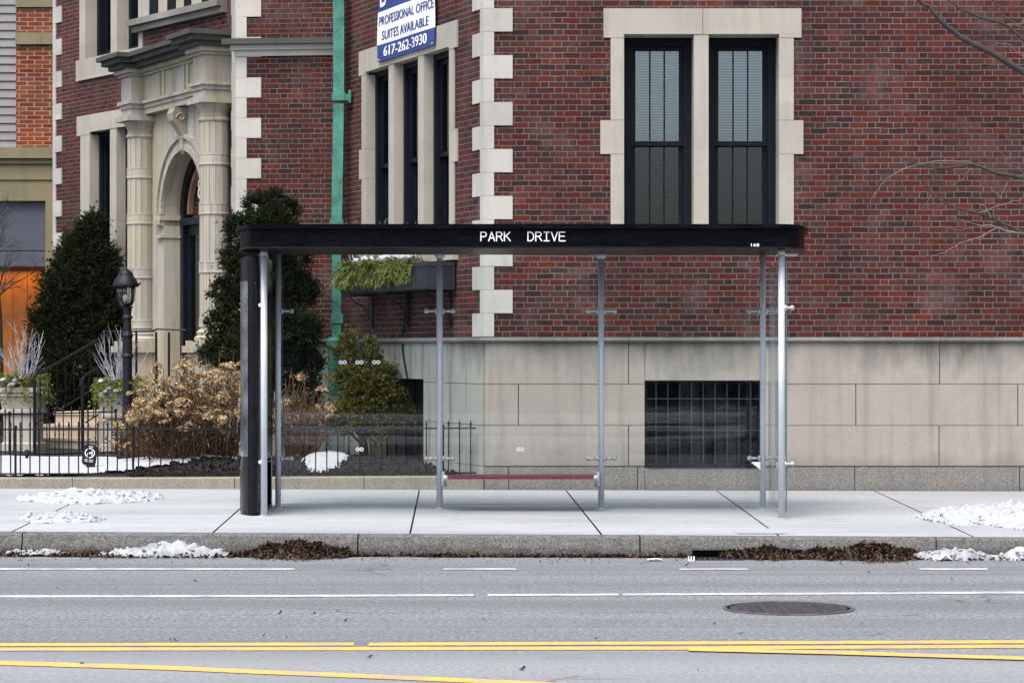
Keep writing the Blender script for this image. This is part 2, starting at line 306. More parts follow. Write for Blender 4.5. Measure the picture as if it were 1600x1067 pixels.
# ------------------------------------------------------------------ mesh helpers
class MB:
    def __init__(s): s.v = []; s.f = []
    def face(s, pts):
        k = len(s.v); s.v += [tuple(p) for p in pts]; s.f.append(tuple(range(k, k+len(pts))))
    def box(s, fr, u0, u1, v0, v1, z0, z1):
        k = len(s.v)
        for z in (z0, z1):
            for (u, v) in ((u0, v0), (u1, v0), (u1, v1), (u0, v1)): s.v.append(tuple(fr.pt(u, v, z)))
        q = [(0, 3, 2, 1), (4, 5, 6, 7), (0, 1, 5, 4), (1, 2, 6, 5), (2, 3, 7, 6), (3, 0, 4, 7)]
        if fr.flip: q = [tuple(reversed(a)) for a in q]
        s.f += [tuple(k+i for i in a) for a in q]
    def prism(s, poly, z0, z1, cap=True):                # poly: list of (x,y), counter-clockwise
        n = len(poly); k = len(s.v)
        s.v += [(x, y, z0) for x, y in poly]+[(x, y, z1) for x, y in poly]
        for i in range(n):
            j = (i+1) % n; s.f.append((k+i, k+j, k+n+j, k+n+i))
        if cap: s.f.append(tuple(k+n+i for i in range(n))); s.f.append(tuple(k+i for i in reversed(range(n))))
    def tube(s, pts, rad, n=8, caps=True):
        pts = [Vector(p) for p in pts]; k = len(s.v); m = len(pts)
        if not isinstance(rad, (list, tuple)): rad = [rad]*m
        side = None
        for i, p in enumerate(pts):
            d_ = (pts[min(i+1, m-1)]-pts[max(i-1, 0)]).normalized()
            if side is None:
                side = d_.cross(Vector((0, 0, 1)))
                if side.length < .1: side = Vector((1, 0, 0))
            side = (side-d_*side.dot(d_)).normalized(); up = d_.cross(side)
            for a in range(n):
                t = 2*math.pi*a/n; s.v.append(tuple(p+(side*math.cos(t)+up*math.sin(t))*rad[i]))
        for i in range(m-1):
            for a in range(n):
                b = (a+1) % n; s.f.append((k+i*n+a, k+(i+1)*n+a, k+(i+1)*n+b, k+i*n+b))
        if caps: s.f.append(tuple(k+a for a in range(n))); s.f.append(tuple(k+(m-1)*n+a for a in reversed(range(n))))
    def lathe(s, c, prof, n=16, rf=None):                # prof: list of (r,z) bottom to top
        k = len(s.v)
        for (r, z) in prof:
            for a in range(n):
                t = 2*math.pi*a/n; q = r*(rf(t) if rf else 1); s.v.append((c[0]+q*math.cos(t), c[1]+q*math.sin(t), c[2]+z))
        for i in range(len(prof)-1):
            for a in range(n):
                b = (a+1) % n; s.f.append((k+i*n+a, k+i*n+b, k+(i+1)*n+b, k+(i+1)*n+a))
        s.f.append(tuple(k+a for a in reversed(range(n)))); s.f.append(tuple(k+(len(prof)-1)*n+a for a in range(n)))
    def ball(s, c, r, n=10, m=6, sq=1):
        s.lathe(c, [(max(.002, r*math.sin(math.pi*i/m)), -r*sq*math.cos(math.pi*i/m)) for i in range(m+1)], n)
    def blade(s, p, d_, L, wd, droop=0):
        sd = d_.cross(Vector((random.gauss(0, 1), random.gauss(0, 1), random.gauss(0, 1))))
        if sd.length < 1e-4: return
        sd = sd.normalized()*wd*.5; mid = p+d_*L*.5; e = p+d_*L+Vector((0, 0, -droop*L))
        s.face([p, mid+sd, e, mid-sd])
    def build(s, name, mat, parent=None, smooth=False, stuff=False):
        me = bpy.data.meshes.new(name); me.from_pydata(s.v, [], s.f); me.update()
        uvl = me.uv_layers.new(name='UVMap'); buf = [0.0]*(2*len(me.loops))
        vs = s.v
        for p in me.polygons:
            n = p.normal; h = math.hypot(n.x, n.y)
            if abs(n.z) > .8 or h < 1e-6: 
                for li in p.loop_indices:
                    q = vs[me.loops[li].vertex_index]; buf[2*li] = q[0]; buf[2*li+1] = q[1]
            else:
                tx, ty = -n.y/h, n.x/h
                for li in p.loop_indices:
                    q = vs[me.loops[li].vertex_index]; buf[2*li] = q[0]*tx+q[1]*ty; buf[2*li+1] = q[2]
        uvl.data.foreach_set('uv', buf)
        me.materials.append(MT[mat] if isinstance(mat, str) else mat)
        if smooth: me.polygons.foreach_set('use_smooth', [True]*len(me.polygons))
        o = bpy.data.objects.new(name, me); COL.objects.link(o)
        if parent is not None:
            o.parent = parent
            if parent.type == 'EMPTY' and parent.parent is None: o.matrix_parent_inverse = Matrix.Translation(-Vector(parent.location))
        if stuff: o['kind'] = 'stuff'
        return o
class Fr:
    """a wall frame: u runs along the wall from its first point, v outward, z up"""
    def __init__(s, x0, y0, x1, y1, out=-1):
        s.o = Vector((x0, y0, 0)); dv = Vector((x1-x0, y1-y0, 0)); s.L = dv.length; s.U = dv/s.L
        n = Vector((s.U.y, -s.U.x, 0))
        if n.dot(-s.o) < 0: n = -n                       # outward = towards the street
        s.N = n; s.flip = s.U.cross(s.N).z < 0
    def pt(s, u, v, z): return s.o+s.U*u+s.N*v+Vector((0, 0, z))
    def u(s, px, v=0):
        k = (px-800)/F; o = s.o+s.N*v                    # (o.x+U.x u) = k (o.y+U.y u)
        return (k*o.y-o.x)/(s.U.x-k*s.U.y)
    def z(s, px, py, v=0):
        q = s.pt(s.u(px, v), v, 0); return CZ+(HZ-py)*q.y/F
W0 = Fr(0, 0, 1, 0); W0.N = Vector((0, 1, 0)); W0.flip = False      # plain world axes: u=x, v=y
def P(px, py, D): return Vector(((px-800)*D/F, D, CZ+(HZ-py)*D/F))
def tag(o, label=None, cat=None, group=None, kind=None):
    if label: o['label'] = label
    if cat: o['category'] = cat
    if group: o['group'] = group
    if kind: o['kind'] = kind
    return o
def empty(name, loc, label, cat, group=None):
    o = bpy.data.objects.new(name, None); COL.objects.link(o); o.location = loc; o.empty_display_size = .2
    return tag(o, label, cat, group)
def cp(o, parent, loc, rot=None, scale=None):
    c = o.copy(); COL.objects.link(c); c.parent = parent
    c.matrix_parent_inverse = Matrix.Translation(-Vector(parent.location)) if parent and parent.parent is None and parent.type == 'EMPTY' else Matrix()
    c.location = loc
    if rot: c.rotation_euler = rot
    if scale: c.scale = scale
    return c
def fbm(x, y, z=0, o=4, s=1.0):
    a = 0; k = 1; t = 0
    for i in range(o):
        a += k*noise.noise(Vector((x*s, y*s, z*s))); t += k; k *= .5; s *= 2.1
    return a/t
def text_verts(txt):
    cu = bpy.data.curves.new('t', 'FONT'); cu.body = txt; cu.size = 1; cu.resolution_u = 3
    ob = bpy.data.objects.new('t', cu); COL.objects.link(ob); bpy.context.view_layer.update()
    me = bpy.data.meshes.new_from_object(ob.evaluated_get(bpy.context.evaluated_depsgraph_get()))
    vs = [tuple(v.co) for v in me.vertices]; fs = [tuple(p.vertices) for p in me.polygons]
    bpy.data.objects.remove(ob); bpy.data.curves.remove(cu); bpy.data.meshes.remove(me)
    x0 = min(v[0] for v in vs); x1 = max(v[0] for v in vs); y0 = min(v[1] for v in vs); y1 = max(v[1] for v in vs)
    return [((v[0]-x0)/(x1-x0), (v[1]-y0)/(y1-y0)) for v in vs], fs
def add_text(mb, txt, fn, bold=0):
    vs, fs = text_verts(txt)
    for dx in ((0,) if not bold else (-bold, 0, bold)):
        k = len(mb.v); mb.v += [tuple(fn(a+dx, b)) for a, b in vs]; mb.f += [tuple(k+i for i in f) for f in fs]
# ------------------------------------------------------------------ ground, road, pavement
def kerbY(x): return 21.55-.035*x
def kerbZ(x): return .1745-.0031*x
def walkZ(x, y): return kerbZ(x)+.008*(y-kerbY(x))
m = MB(); m.face([(-300, -300, -.03), (300, -300, -.03), (300, 600, -.03), (-300, 600, -.03)])
tag(m.build('ground', 'mulch'), kind='structure')
m = MB(); m.face([(-60, 7.4, 0), (60, 7.4, 0), (60, kerbY(60)+.1, 0), (-60, kerbY(-60)+.1, 0)])
tag(m.build('road', 'asphalt'), kind='structure')
def Dr(py): return CZ*F/(py-HZ)
def strip(m, pts, th, z=.004):                            # pts: pixel centre line on the road
    q = [P(px, py, Dr(py)) for px, py in pts]
    for a, b in zip(q, q[1:]):
        da = (a.y**2)/7000*th/2; db = (b.y**2)/7000*th/2
        m.face([(a.x, a.y-da, z), (b.x, b.y-db, z), (b.x, b.y+db, z), (a.x, a.y+da, z)])
m = MB(); strip(m, [(-900, 933), (0, 932), (400, 931.5), (740, 930)], 3.0); strip(m, [(762, 930), (967, 929)], 2.9); strip(m, [(973, 929), (1600, 926), (2500, 924)], 3.1)
tag(m.build('lane_line_marking', 'wpaint'), kind='structure')
m = MB()
for a, b in ((-900, 460), (693, 806), (1062, 1168), (1437, 1543), (1820, 1930), (2200, 2310)): strip(m, [(a, 889.2), (b, 889.2)], 2.2)
tag(m.build('dashed_line_marking', 'wpaint'), kind='structure')
m = MB()
strip(m, [(-900, 1009), (0, 1007.5), (553, 1006.5)], 4.6); strip(m, [(576, 1006.8), (780, 1006), (1070, 1004.8), (1600, 1003), (2500, 1000)], 4.8)
strip(m, [(-900, 1016), (0, 1014.6), (600, 1013.8), (1070, 1012.8), (1600, 1010), (2500, 1006)], 5.0)
tag(m.build('double_yellow_line_marking', 'ypaint'), kind='structure')
m = MB()
strip(m, [(-900, 1003), (-400, 1019), (0, 1036), (250, 1043.5), (500, 1054), (750, 1064.5), (1000, 1076), (1600, 1110)], 6.2, .0045); strip(m, [(1075, 1015.5), (1300, 1021), (1600, 1030), (2500, 1056)], 5.4, .0085)
tag(m.build('median_line_marking', 'ypaint'), kind='structure')
# manhole cover
c = P(1232, 951, Dr(951)); root = empty('manhole_cover', (c.x, c.y, 0), 'round worn iron manhole cover set in the grey road', 'manhole cover')
rr = 102.5*c.y/F
m = MB(); m.lathe((c.x, c.y, 0), [(rr*1.0, .001), (rr, .009), (rr*.945, .010), (rr*.945, .002)], 64); m.build('rim', plain('worn_iron_rim', (.11, .105, .105), .55, .3, var=.3, scale=8), root)
m = MB(); m.lathe((c.x, c.y, 0), [(rr*.943, .0012), (rr*.943, .0022), (.001, .0022)], 48); m.build('gap', 'void', root)
m = MB()
m.lathe((c.x, c.y, 0), [(rr*.90, .0024), (rr*.90, .0060), (rr*.88, .0072), (.001, .0072)], 48)
for i in range(-6, 7):
    for j in range(-6, 7):
        x, y = i*.065, j*.065
        if math.hypot(x, y) < rr*.84: m.box(W0, c.x+x-.02, c.x+x+.02, c.y+y-.02, c.y+y+.02, .006, .0095)
m.build('lid', 'mist', root)
# kerb: granite stones
m = MB(); js = [-60, -45, -30, -18, -12, -9.3, -6.6, -4.15, -1.3, 1.075, 3.55, 6.1, 9, 15, 25, 40, 60]
for a, b in zip(js, js[1:]):
    n = max(2, int(min(b-a, 4)/.12)); prev = None
    for i in range(n+1):
        x = a+.006+(b-a-.012)*i/n; y = kerbY(x); z = kerbZ(x)+.004
        w1 = fbm(x, 1.3, 0, 3, 2.2)*.008; w2 = fbm(x, 4.3, 0, 3, 2.0)*.02
        pr = [(x, y-.035+w2, -.02), (x, y-.022+w2, z*.45), (x, y+w1, z-.016), (x, y+.014, z), (x, y+.17, z+.001), (x, y+.17, -.02)]
        if prev:
            for q in range(5): m.face([prev[q], pr[q], pr[q+1], prev[q+1]])
        if i in (0, n): m.face(pr)
        prev = pr
tag(m.build('kerb', 'kerb'), kind='structure')
# pavement: concrete slabs with open joints over a darker bed
def slab_line(t, k): return None
m = MB(); xs = [-60, 60]
m.face([(-60, kerbY(-60)+.16, kerbZ(-60)-.02), (60, kerbY(60)+.16, kerbZ(60)-.02), (60, 28.2, walkZ(60, 28.2)-.02), (-60, 28.2, walkZ(-60, 28.2)-.02)])
tag(m.build('pavement_bed', 'litterbase'), kind='structure')
jl = [((332, 833), (376, 794)), ((640, 838), (655, 767)), ((942, 838), (885, 767)), ((1218, 838), (1120, 767)), ((1519, 838), (1364, 766))]
def wpt(px, py):
    x0 = 0; D = 24
    for _ in range(12):
        x0 = (px-800)*D/F; zz = walkZ(x0, D); D = (CZ-zz)*F/(py-HZ)
    return Vector(((px-800)*D/F, D, walkZ((px-800)*D/F, D)))
joints = []
for a, b in jl:
    A_, B_ = wpt(*a), wpt(*b); k = (B_.x-A_.x)/(B_.y-A_.y); joints.append((A_.x, A_.y, k))
k0 = joints[0][2]
left = [(joints[0][0]-1.72*i, joints[0][1], k0) for i in range(30, 0, -1)]; right = [(joints[-1][0]+1.72*i, joints[-1][1], joints[-1][2]) for i in range(1, 31)]
joints = left+joints+right
m = MB()
def jx(j, y): return j[0]+j[2]*(y-j[1])
for A_, B_ in zip(joints, joints[1:]):
    g = .008; ys = [kerbY(jx(A_, 21.6))+.175, 22.9, 24.2, 25.5, 26.8, 28.15]
    for y0, y1 in zip(ys, ys[1:]):
        p = []
        for (j, y, s_) in ((A_, y0, 1), (B_, y0, -1), (B_, y1, -1), (A_, y1, 1)):
            x = jx(j, y)+g*s_; yy = y if y > 22 else kerbY(x)+.175
            p.append((x, yy, walkZ(x, yy)+.003))
        m.face(p)
tag(m.build('pavement', 'concrete'), kind='structure')
# ------------------------------------------------------------------ brick building
ZT = 10.4
cx0 = (757-800)*27.7/F
FW = Fr(cx0, 27.7, 12, 27.7)
WA = Fr(cx0, 27.7, (540-800)*32.04/F, 32.04)
C1 = ((540-800)*32.04/F, 32.04); C0 = ((370-800)*32.2/F, 32.2)
WC = Fr(C0[0], C0[1], C1[0], C1[1])
B1 = ((357.5-800)*35.6/F, 35.6); B0 = ((84-800)*40.45/F, 40.45)
WR = Fr(C0[0], C0[1], B1[0], B1[1]); WR.N = Vector((-abs(WR.N.x), WR.N.y if WR.N.x < 0 else -WR.N.y, 0)); WR.flip = WR.U.cross(WR.N).z < 0
WB = Fr(B1[0], B1[1], B0[0], B0[1])
BLD = empty('brick_building', (cx0, 27.7, .2), 'red brick apartment building with pale stone quoins, behind the bus shelter', 'building')
def wall(fr, L, z0, z1, holes, name='wall', mat='brick', t=.38, u_start=0.0, v=0.0):
    us = sorted({u_start, L}|{h[0] for h in holes}|{h[1] for h in holes}); zs = sorted({z0, z1}|{h[2] for h in holes}|{h[3] for h in holes})
    us = [q for q in us if u_start <= q <= L]; zs = [q for q in zs if z0 <= q <= z1]
    m = MB()
    for a, b in zip(us, us[1:]):
        run = None
        for c_, d_ in zip(zs, zs[1:]):
            uc, zc = (a+b)/2, (c_+d_)/2
            solid = not any(h[0] < uc < h[1] and h[2] < zc < h[3] for h in holes)
            if solid:
                if run is None: run = c_
            if not solid and run is not None: m.box(fr, a, b, v-t, v, run, c_); run = None
        if run is not None: m.box(fr, a, b, v-t, v, run, zs[-1])
    return m.build(name, mat, BLD)
def courses(fr, L, defs, mat, name, holes, u_start=0.0, v=.01):
    """ashlar blocks with open joints; defs: (z0,z1,[joint u...])"""
    m = MB(); g = .005
    for z0, z1, js in defs:
        ul = [u_start]+sorted(q for q in js if u_start < q < L)+[L]
        for a, b in zip(ul, ul[1:]):
            segs = [(a, b, z0, z1)]
            for h in holes:
                new = []
                for (p, q, r, s_) in segs:
                    if h[0] >= q or h[1] <= p or h[2] >= s_ or h[3] <= r: new.append((p, q, r, s_)); continue
                    if p < h[0]: new.append((p, h[0]+g, r, s_))
                    if q > h[1]: new.append((h[1]-g, q, r, s_))
                    if r < h[2]: new.append((max(p, h[0])+0, min(q, h[1]), r, h[2]+g))
                    if s_ > h[3]: new.append((max(p, h[0]), min(q, h[1]), h[3]-g, s_))
                segs = new
            for (p, q, r, s_) in segs: m.box(fr, p+g, q-g, v-.12, v, r+g*.6, s_-g*.6)
    return m.build(name, mat, BLD)
def window(fr, u0, u1, z0, z1, vin, zmid=None, blind=False, bars=0, fw=.055, glass_back=.05, rows=(0, 0), dark='dark'):
    """sash window in the opening; vin: where its outer face starts"""
    m = MB(); v1 = vin; v0 = vin-.15
    m.box(fr, u0, u0+fw, v0, v1, z0, z1); m.box(fr, u1-fw, u1, v0, v1, z0, z1)
    m.box(fr, u0+fw, u1-fw, v0, v1, z1-fw, z1); m.box(fr, u0+fw, u1-fw, v0, v1, z0, z0+fw)
    w_ = m.build('window', dark, BLD)
    a, b, c_, d_ = u0+fw, u1-fw, z0+fw, z1-fw; sw = .05
    if zmid is None: spans = [(c_, d_, 0.0)]
    else: spans = [(c_, zmid+.02, -.045), (zmid-.02, d_, 0.0)]
    for (p, q, dv) in spans:
        s_ = MB(); va = v1-.05+dv-.002; vb = va-.04
        s_.box(fr, a, a+sw, vb, va, p, q); s_.box(fr, b-sw, b, vb, va, p, q); s_.box(fr, a+sw, b-sw, vb, va, p, p+sw); s_.box(fr, a+sw, b-sw, vb, va, q-sw, q)
        for i in range(1, bars+1):
            uu = a+sw+(b-a-2*sw)*i/(bars+1); s_.box(fr, uu-.008, uu+.008, vb+.004, va-.008, p+sw, q-sw)
        for i in range(1, rows[0]+1):
            zz = p+sw+(q-p-2*sw)*i/(rows[0]+1); s_.box(fr, a+sw, b-sw, vb+.006, va-.01, zz-.008, zz+.008)
        s_.build('sash', dark, w_)
        g_ = MB(); g_.box(fr, a+sw, b-sw, vb+.016, vb+.02, p+sw, q-sw); g_.build('pane', ('screen' if dv else 'glassf') if blind else 'glassw', w_)
    if blind:
        bl = MB(); z = c_+.01; vv = v1-.19
        while z < d_-.02:
            k = len(bl.v)
            for (u, v, zz) in ((a+.02, vv-.009, z-.007), (b-.02, vv-.009, z-.007), (b-.02, vv+.009, z+.0055), (a+.02, vv+.009, z+.0055)): bl.v.append(tuple(fr.pt(u, v, zz)))
            bl.f.append((k, k+1, k+2, k+3)); z += .0295
        for i in range(4):
            uu = a+.05+(b-a-.1)*i/3; bl.box(fr, uu-.003, uu+.003, vv+.010, vv+.012, c_, d_)
        bl.box(fr, a+.01, b-.01, vv-.02, vv+.02, d_-.03, d_-.001)
        bl.build('blind', 'blind', w_)
    return w_
fu = lambda px: (px-757)/144.4
fz = lambda py: CZ+(HZ-py)/144.4
zWT = fz(527)
# ---- front wall
Z0 = .15
wz0 = fz(372); open0 = [fu(975), fu(1217), wz0, fz(54)]
bw = [fu(1007), fu(1192), fz(728), fz(594)]                # basement window
hol = [(open0[0]-.03, open0[1]+.03, wz0-.1, open0[3]+.03)]
wall(FW, FW.L, zWT-.03, ZT, hol)
wall(FW, FW.L, Z0, zWT-.03, [(bw[0], bw[1], bw[2]-.02, bw[3])], 'backing_wall', 'mortar', t=.36, v=-.02)
courses(FW, FW.L, [(fz(600), fz(535), [fu(982), fu(1468), fu(1960)]), (fz(664.5), fz(600), [fu(810), fu(1337), fu(1590), fu(2000)]), (fz(728), fz(664.5), [fu(982), fu(1467), fu(1950)])], 'base', 'stone_base', [bw], u_start=0)
courses(FW, FW.L, [(Z0, fz(729), [fu(795), fu(996), fu(1203), fu(1335), fu(1592), fu(1900)])], 'granite', 'granite_plinth', [(bw[0], bw[1], fz(731), 2)], v=.03)
m = MB()
ul = [0-.05, fu(982), fu(1468), fu(1700), FW.L]
for a, b in zip(ul, ul[1:]):
    m.box(FW, a+.003, b-.003, -.1, .055, fz(532), zWT); m.box(FW, a+.003, b-.003, -.1, .035, fz(535)+.001, fz(532))
m.build('water_table', 'ledge', BLD)
# window surround
m = MB(); vO = .018
def st(px0, px1, py0, py1, v=vO, vi=-.41): m.box(FW, fu(px0), fu(px1), min(vi, -.02), v, fz(py1), fz(py0))
st(943, 1097.6, 14, 54, vO+.004); st(1098.4, 1252, 14, 54, vO+.004)
st(943, 975, 54.2, 59.5, vO+.004, -.02); st(1217, 1252, 54.2, 59.5, vO+.004, -.02)
for (a, b, wa, wb) in ((54, 188, 954, 1240), (188.6, 241, 938, 1255), (241.6, 372, 954, 1240)):
    st(wa, 975, a, b); st(1217, wb, a, b)
st(1084, 1107, 54.2, 372, vO-.004, -.41)
st(940, 1252, 372.3, 384, .05)
m.build('window_surround', 'trim', BLD)
for (a, b) in ((976, 1083.6), (1107.4, 1216)):
    window(FW, fu(a), fu(b), wz0, fz(54.3), -.32, fz(221), True, bars=2, fw=.085)
# basement window with bars
m = MB(); m.box(FW, bw[0], bw[1], -.30, -.22, bw[2], bw[3]); wb = m.build('basement_window', 'roomdark', BLD)
m = MB(); m.box(FW, bw[0], bw[0]+.03, -.21, -.02, bw[2], bw[3]); m.box(FW, bw[1]-.03, bw[1], -.21, -.02, bw[2], bw[3]); m.box(FW, bw[0]+.03, bw[1]-.03, -.21, -.02, bw[3]-.03, bw[3]); m.box(FW, bw[0]+.02, bw[1]-.02, -.21, .04, bw[2]-.015, bw[2]+.02)
m.build('frame', 'dark2', wb)
m = MB()
for i in range(1, 10):
    u = bw[0]+(bw[1]-bw[0])*i/10; m.box(FW, u-.006, u+.006, -.055, -.045, bw[2]+.02, bw[3]-.03)
for zz in (fz(623), fz(672)): m.box(FW, bw[0]+.03, bw[1]-.03, -.046, -.04, zz-.006, zz+.006)
m.build('grille', plain('grey_grille', (.012, .013, .016), .6), wb)
m = MB(); m.box(FW, bw[0]+.03, bw[1]-.03, -.205, -.2, bw[2]+.02, bw[3]-.03); m.build('pane', glass_mat('dimmed_basement_glass', (.6, .65, .7), 1.5, .45), wb)  # pane reflections dimmed through a darker tint and weaker mirror gain
m = MB()                                              # a sash with louvres behind the bars
for i in range(5):
    u = bw[0]+.28+i*.17; m.box(FW, u-.012, u+.012, -.215, -.207, fz(692), fz(612))
m.box(FW, bw[0]+.1, bw[1]-.1, -.217, -.209, fz(664), fz(657)); m.build('sash', 'dark', wb)
# ---- quoins
def quoins(fr1, fr2, zl, long1, short1, long2, short2, ztop, zbot, name='quoins', h=.2535, mat='stone', vo=.016):
    """long1 on fr1 pairs with short2 on fr2, alternating; zl = top of one block that is long on fr1"""
    m = MB(); k = math.ceil((ztop-zl)/h); z = zl+k*h; 
    while z > zbot+.02:
        lng = (k % 2 == 0); z0 = max(z-h+.003, zbot)
        a = long1 if lng else short1; b = short2 if lng else long2
        o = fr1.o; pts = [fr1.pt(a, vo, 0), fr1.pt(a, -.1, 0), fr2.pt(b, -.1, 0), fr2.pt(b, vo, 0)]
        # outer corner where both offset faces meet
        A_ = fr1.pt(0, vo, 0); B_ = fr2.pt(0, vo, 0); den = fr1.U.x*fr2.U.y-fr1.U.y*fr2.U.x
        t = ((B_.x-A_.x)*fr2.U.y-(B_.y-A_.y)*fr2.U.x)/den; K = A_+fr1.U*t
        A2 = fr1.pt(0, -.1, 0); B2 = fr2.pt(0, -.1, 0); t2 = ((B2.x-A2.x)*fr2.U.y-(B2.y-A2.y)*fr2.U.x)/den; K2 = A2+fr1.U*t2
        poly = [K, pts[0], pts[1], K2, pts[2], pts[3]]
        poly = [(p.x, p.y) for p in poly]
        ar = sum(p[0]*q[1]-q[0]*p[1] for p, q in zip(poly, poly[1:]+poly[:1]))
        if ar < 0: poly.reverse()
        n = len(poly); kk = len(m.v); m.v += [(x, y, z0) for x, y in poly]+[(x, y, z) for x, y in poly]
        for i in range(n):
            j = (i+1) % n; m.f.append((kk+i, kk+j, kk+n+j, kk+n+i))
        ids = list(range(n)); i0 = next(i for i in range(n) if abs(poly[i][0]-K2.x)+abs(poly[i][1]-K2.y) < 1e-9); ids = ids[i0:]+ids[:i0]
        for i in range(1, n-1): m.f.append((kk+n+ids[0], kk+n+ids[i], kk+n+ids[i+1])); m.f.append((kk+ids[0], kk+ids[i+1], kk+ids[i]))
        z -= h; k -= 1
    return m.build(name, mat, BLD)
quoins(FW, WA, 4.922, fu(801), fu(772), WA.u(740), WA.u(752), ZT, zWT+.003)
# ---- wall A, the side wall that runs back to the left
aU = lambda px: WA.u(px)
aZ = lambda px, py: WA.z(px, py)
zl1 = aZ(716, 31.5); zl0 = aZ(716, 74); zo = aZ(704, 73.5)
print('wallA lintel', zl1, zl0, zo, 'far check', aZ(564, 84), aZ(564, 121), aZ(573, 115))
ua0, ua1 = aU(573.5), aU(703.8)
pw = abs(ua0-ua1); n3 = 3; mw = .19; ow = (pw-2*mw)/3
zA0 = 2.86
holA = [(ua1-.03, ua0+.03, zA0-.08, zo+.03)]
wall(WA, WA.L, zWT-.03, ZT, holA)
bA = [aU(663), aU(575), .40, aZ(663, 592)]
wall(WA, WA.L, Z0, zWT-.03, [(bA[0], bA[1], bA[2], bA[3])], 'backing_wall', 'mortar', t=.36, v=-.02)
courses(WA, WA.L, [(1.369, fz(535), [aU(700), aU(640), aU(560)]), (.922, 1.369, [aU(690), aU(600)]), (.483, .922, [aU(720), aU(660)]), (Z0, .483, [aU(700), aU(600)])], 'baseA', 'stone_base', [(bA[0], bA[1], bA[2], bA[3])])
m = MB(); m.box(WA, 0, WA.L, -.1, .055, fz(532), zWT); m.box(WA, 0, WA.L, -.1, .035, fz(535)+.001, fz(532)); m.build('water_table', 'ledge', BLD)
m = MB(); m.box(WA, bA[0], bA[1], -.34, -.25, bA[2], bA[3]); wb = m.build('basement_window', 'roomdark', BLD)
m = MB()
for i in range(6):
    u = bA[0]+(bA[1]-bA[0])*(i+.5)/6; m.box(WA, u-.01, u+.01, -.2, -.18, bA[2], bA[3])
m.build('grille', 'dark2', wb)
m = MB()
uL, uR = aU(563), aU(716)
m.box(WA, uR, uL, -.12, vO+.004, zo, zl1)
m.box(WA, uR, ua1-.002, -.02, vO+.004, zl0, zo); m.box(WA, ua0+.002, uL, -.02, vO+.004, zl0, zo)
jR, jL = aU(711), aU(567)
zb1, zb0 = aZ(716, 201), aZ(716, 252)
for (z1_, z0_, wr, wl) in ((zl0-.002, zb1, jR, jL), (zb1-.003, zb0, uR, uL), (zb0-.003, zA0-.02, jR, jL)):
    m.box(WA, wr, ua1, -.12, vO, z0_, z1_); m.box(WA, ua0, wl, -.12, vO, z0_, z1_)
for i in (1, 2):
    u = ua1+ow*i+mw*(i-1); m.box(WA, u, u+mw, -.12, vO-.004, zA0, zo-.001)
m.box(WA, uR, uL, -.12, .06, zA0-.12, zA0-.001)
m.build('window_surround', 'trim', BLD)
for i in range(3):
    u = ua1+(ow+mw)*i; window(WA, u+.001, u+ow-.001, zA0, zo-.001, -.105, aZ(700, 236), False, fw=.07)
# ---- wall C and return
zc = lambda py: CZ+(HZ-py)*32.15/F
wall(WC, WC.L, zWT-.03, ZT, [])
wall(WC, WC.L, Z0, zWT-.03, [], 'backing_wall', 'mortar', v=-.02)
courses(WC, WC.L, [(1.369, fz(535), [.7]), (.922, 1.369, [.3]), (Z0, .922, [.8])], 'baseA', 'stone_base', [])
m = MB(); m.box(WC, 0, WC.L, -.1, .055, fz(532), zWT); m.build('water_table', 'ledge', BLD)
wall(WR, WR.L, Z0, ZT, [], mat='brick', u_start=.002)
quoins(WC, WR, 5.155, (409-370)*32.2/F, (386-370)*32.2/F, 1.9, 1.6, ZT, zWT+.003)
m = MB()                                              # the band course on wall C, grey with soot
for (a, b, v, mt) in ((zc(71), zc(62), .16, 0),): m.box(WC, -v, WC.L-.12, -.1, v, a+.001, b)
m.build('band_course', 'cornice', BLD)
m = MB(); m.box(WC, -.03, WC.L-.12, -.1, .03, zc(88), zc(79)); m.box(WC, -.07, WC.L-.12, -.1, .08, zc(79)+.001, zc(71)-.001); m.build('band_course', 'stone', BLD)
# ---- wall B
bZ = lambda px, py: WB.z(px, py); bU = lambda px: WB.u(px)
L1 = [bU(196), bU(141.5), 1.2, bZ(134, 208)]
U1 = [bU(217.5), bU(143.7-9), bZ(143, 91), ZT-.6]
wall(WB, WB.L, zWT-.03, ZT, [(L1[0]-.55, L1[1]+.03, L1[2]-.02, L1[3]+.02), (U1[0]-.03, U1[1]+.03, U1[2]-.03, U1[3])])
wall(WB, WB.L, Z0, zWT-.03, [(L1[0]-.55, L1[1]+.03, L1[2]-.02, L1[3]+.02)], 'backing_wall', 'base')
m = MB()
zt = bZ(122, 183); zbm = bZ(122, 213.6)
m.box(WB, bU(200)-.5, bU(121.5), -.15, .02, L1[3], zt); m.box(WB, L1[1]+.001, bU(121.5), -.02, .02, zbm, L1[3])
m.box(WB, L1[1], bU(127), -.15, .016, 1.2, zbm-.002)
um0, um1 = bU(183), bU(173); m.box(WB, um0, um1, -.15, .012, 1.2, L1[3]-.001)
# upper windows
m.box(WB, bU(224.5), bU(121.5), -.15, .035, U1[2]-.32, U1[2]-.001)
m.box(WB, U1[1], bU(125.5), -.2, .016, U1[2], ZT-.7); m.box(WB, bU(224), U1[0], -.2, .016, U1[2], ZT-.7)
uq0, uq1 = bU(184), bU(174); m.box(WB, uq0, uq1, -.2, .012, U1[2], ZT-.7)
m.build('window_surround', 'trim', BLD)
window(WB, um1+.001, L1[1]-.001, 1.2, L1[3]-.001, -.14, 2.75, True, fw=.07); window(WB, L1[0]-.5, um0-.001, 1.2, L1[3]-.001, -.14, 2.75, False, fw=.07)
window(WB, uq1+.001, U1[1]-.001, U1[2], ZT-.7, -.18, 8.3, False, fw=.09); window(WB, U1[0]+.001, uq0-.001, U1[2], ZT-.7, -.18, 8.3, False, fw=.09)
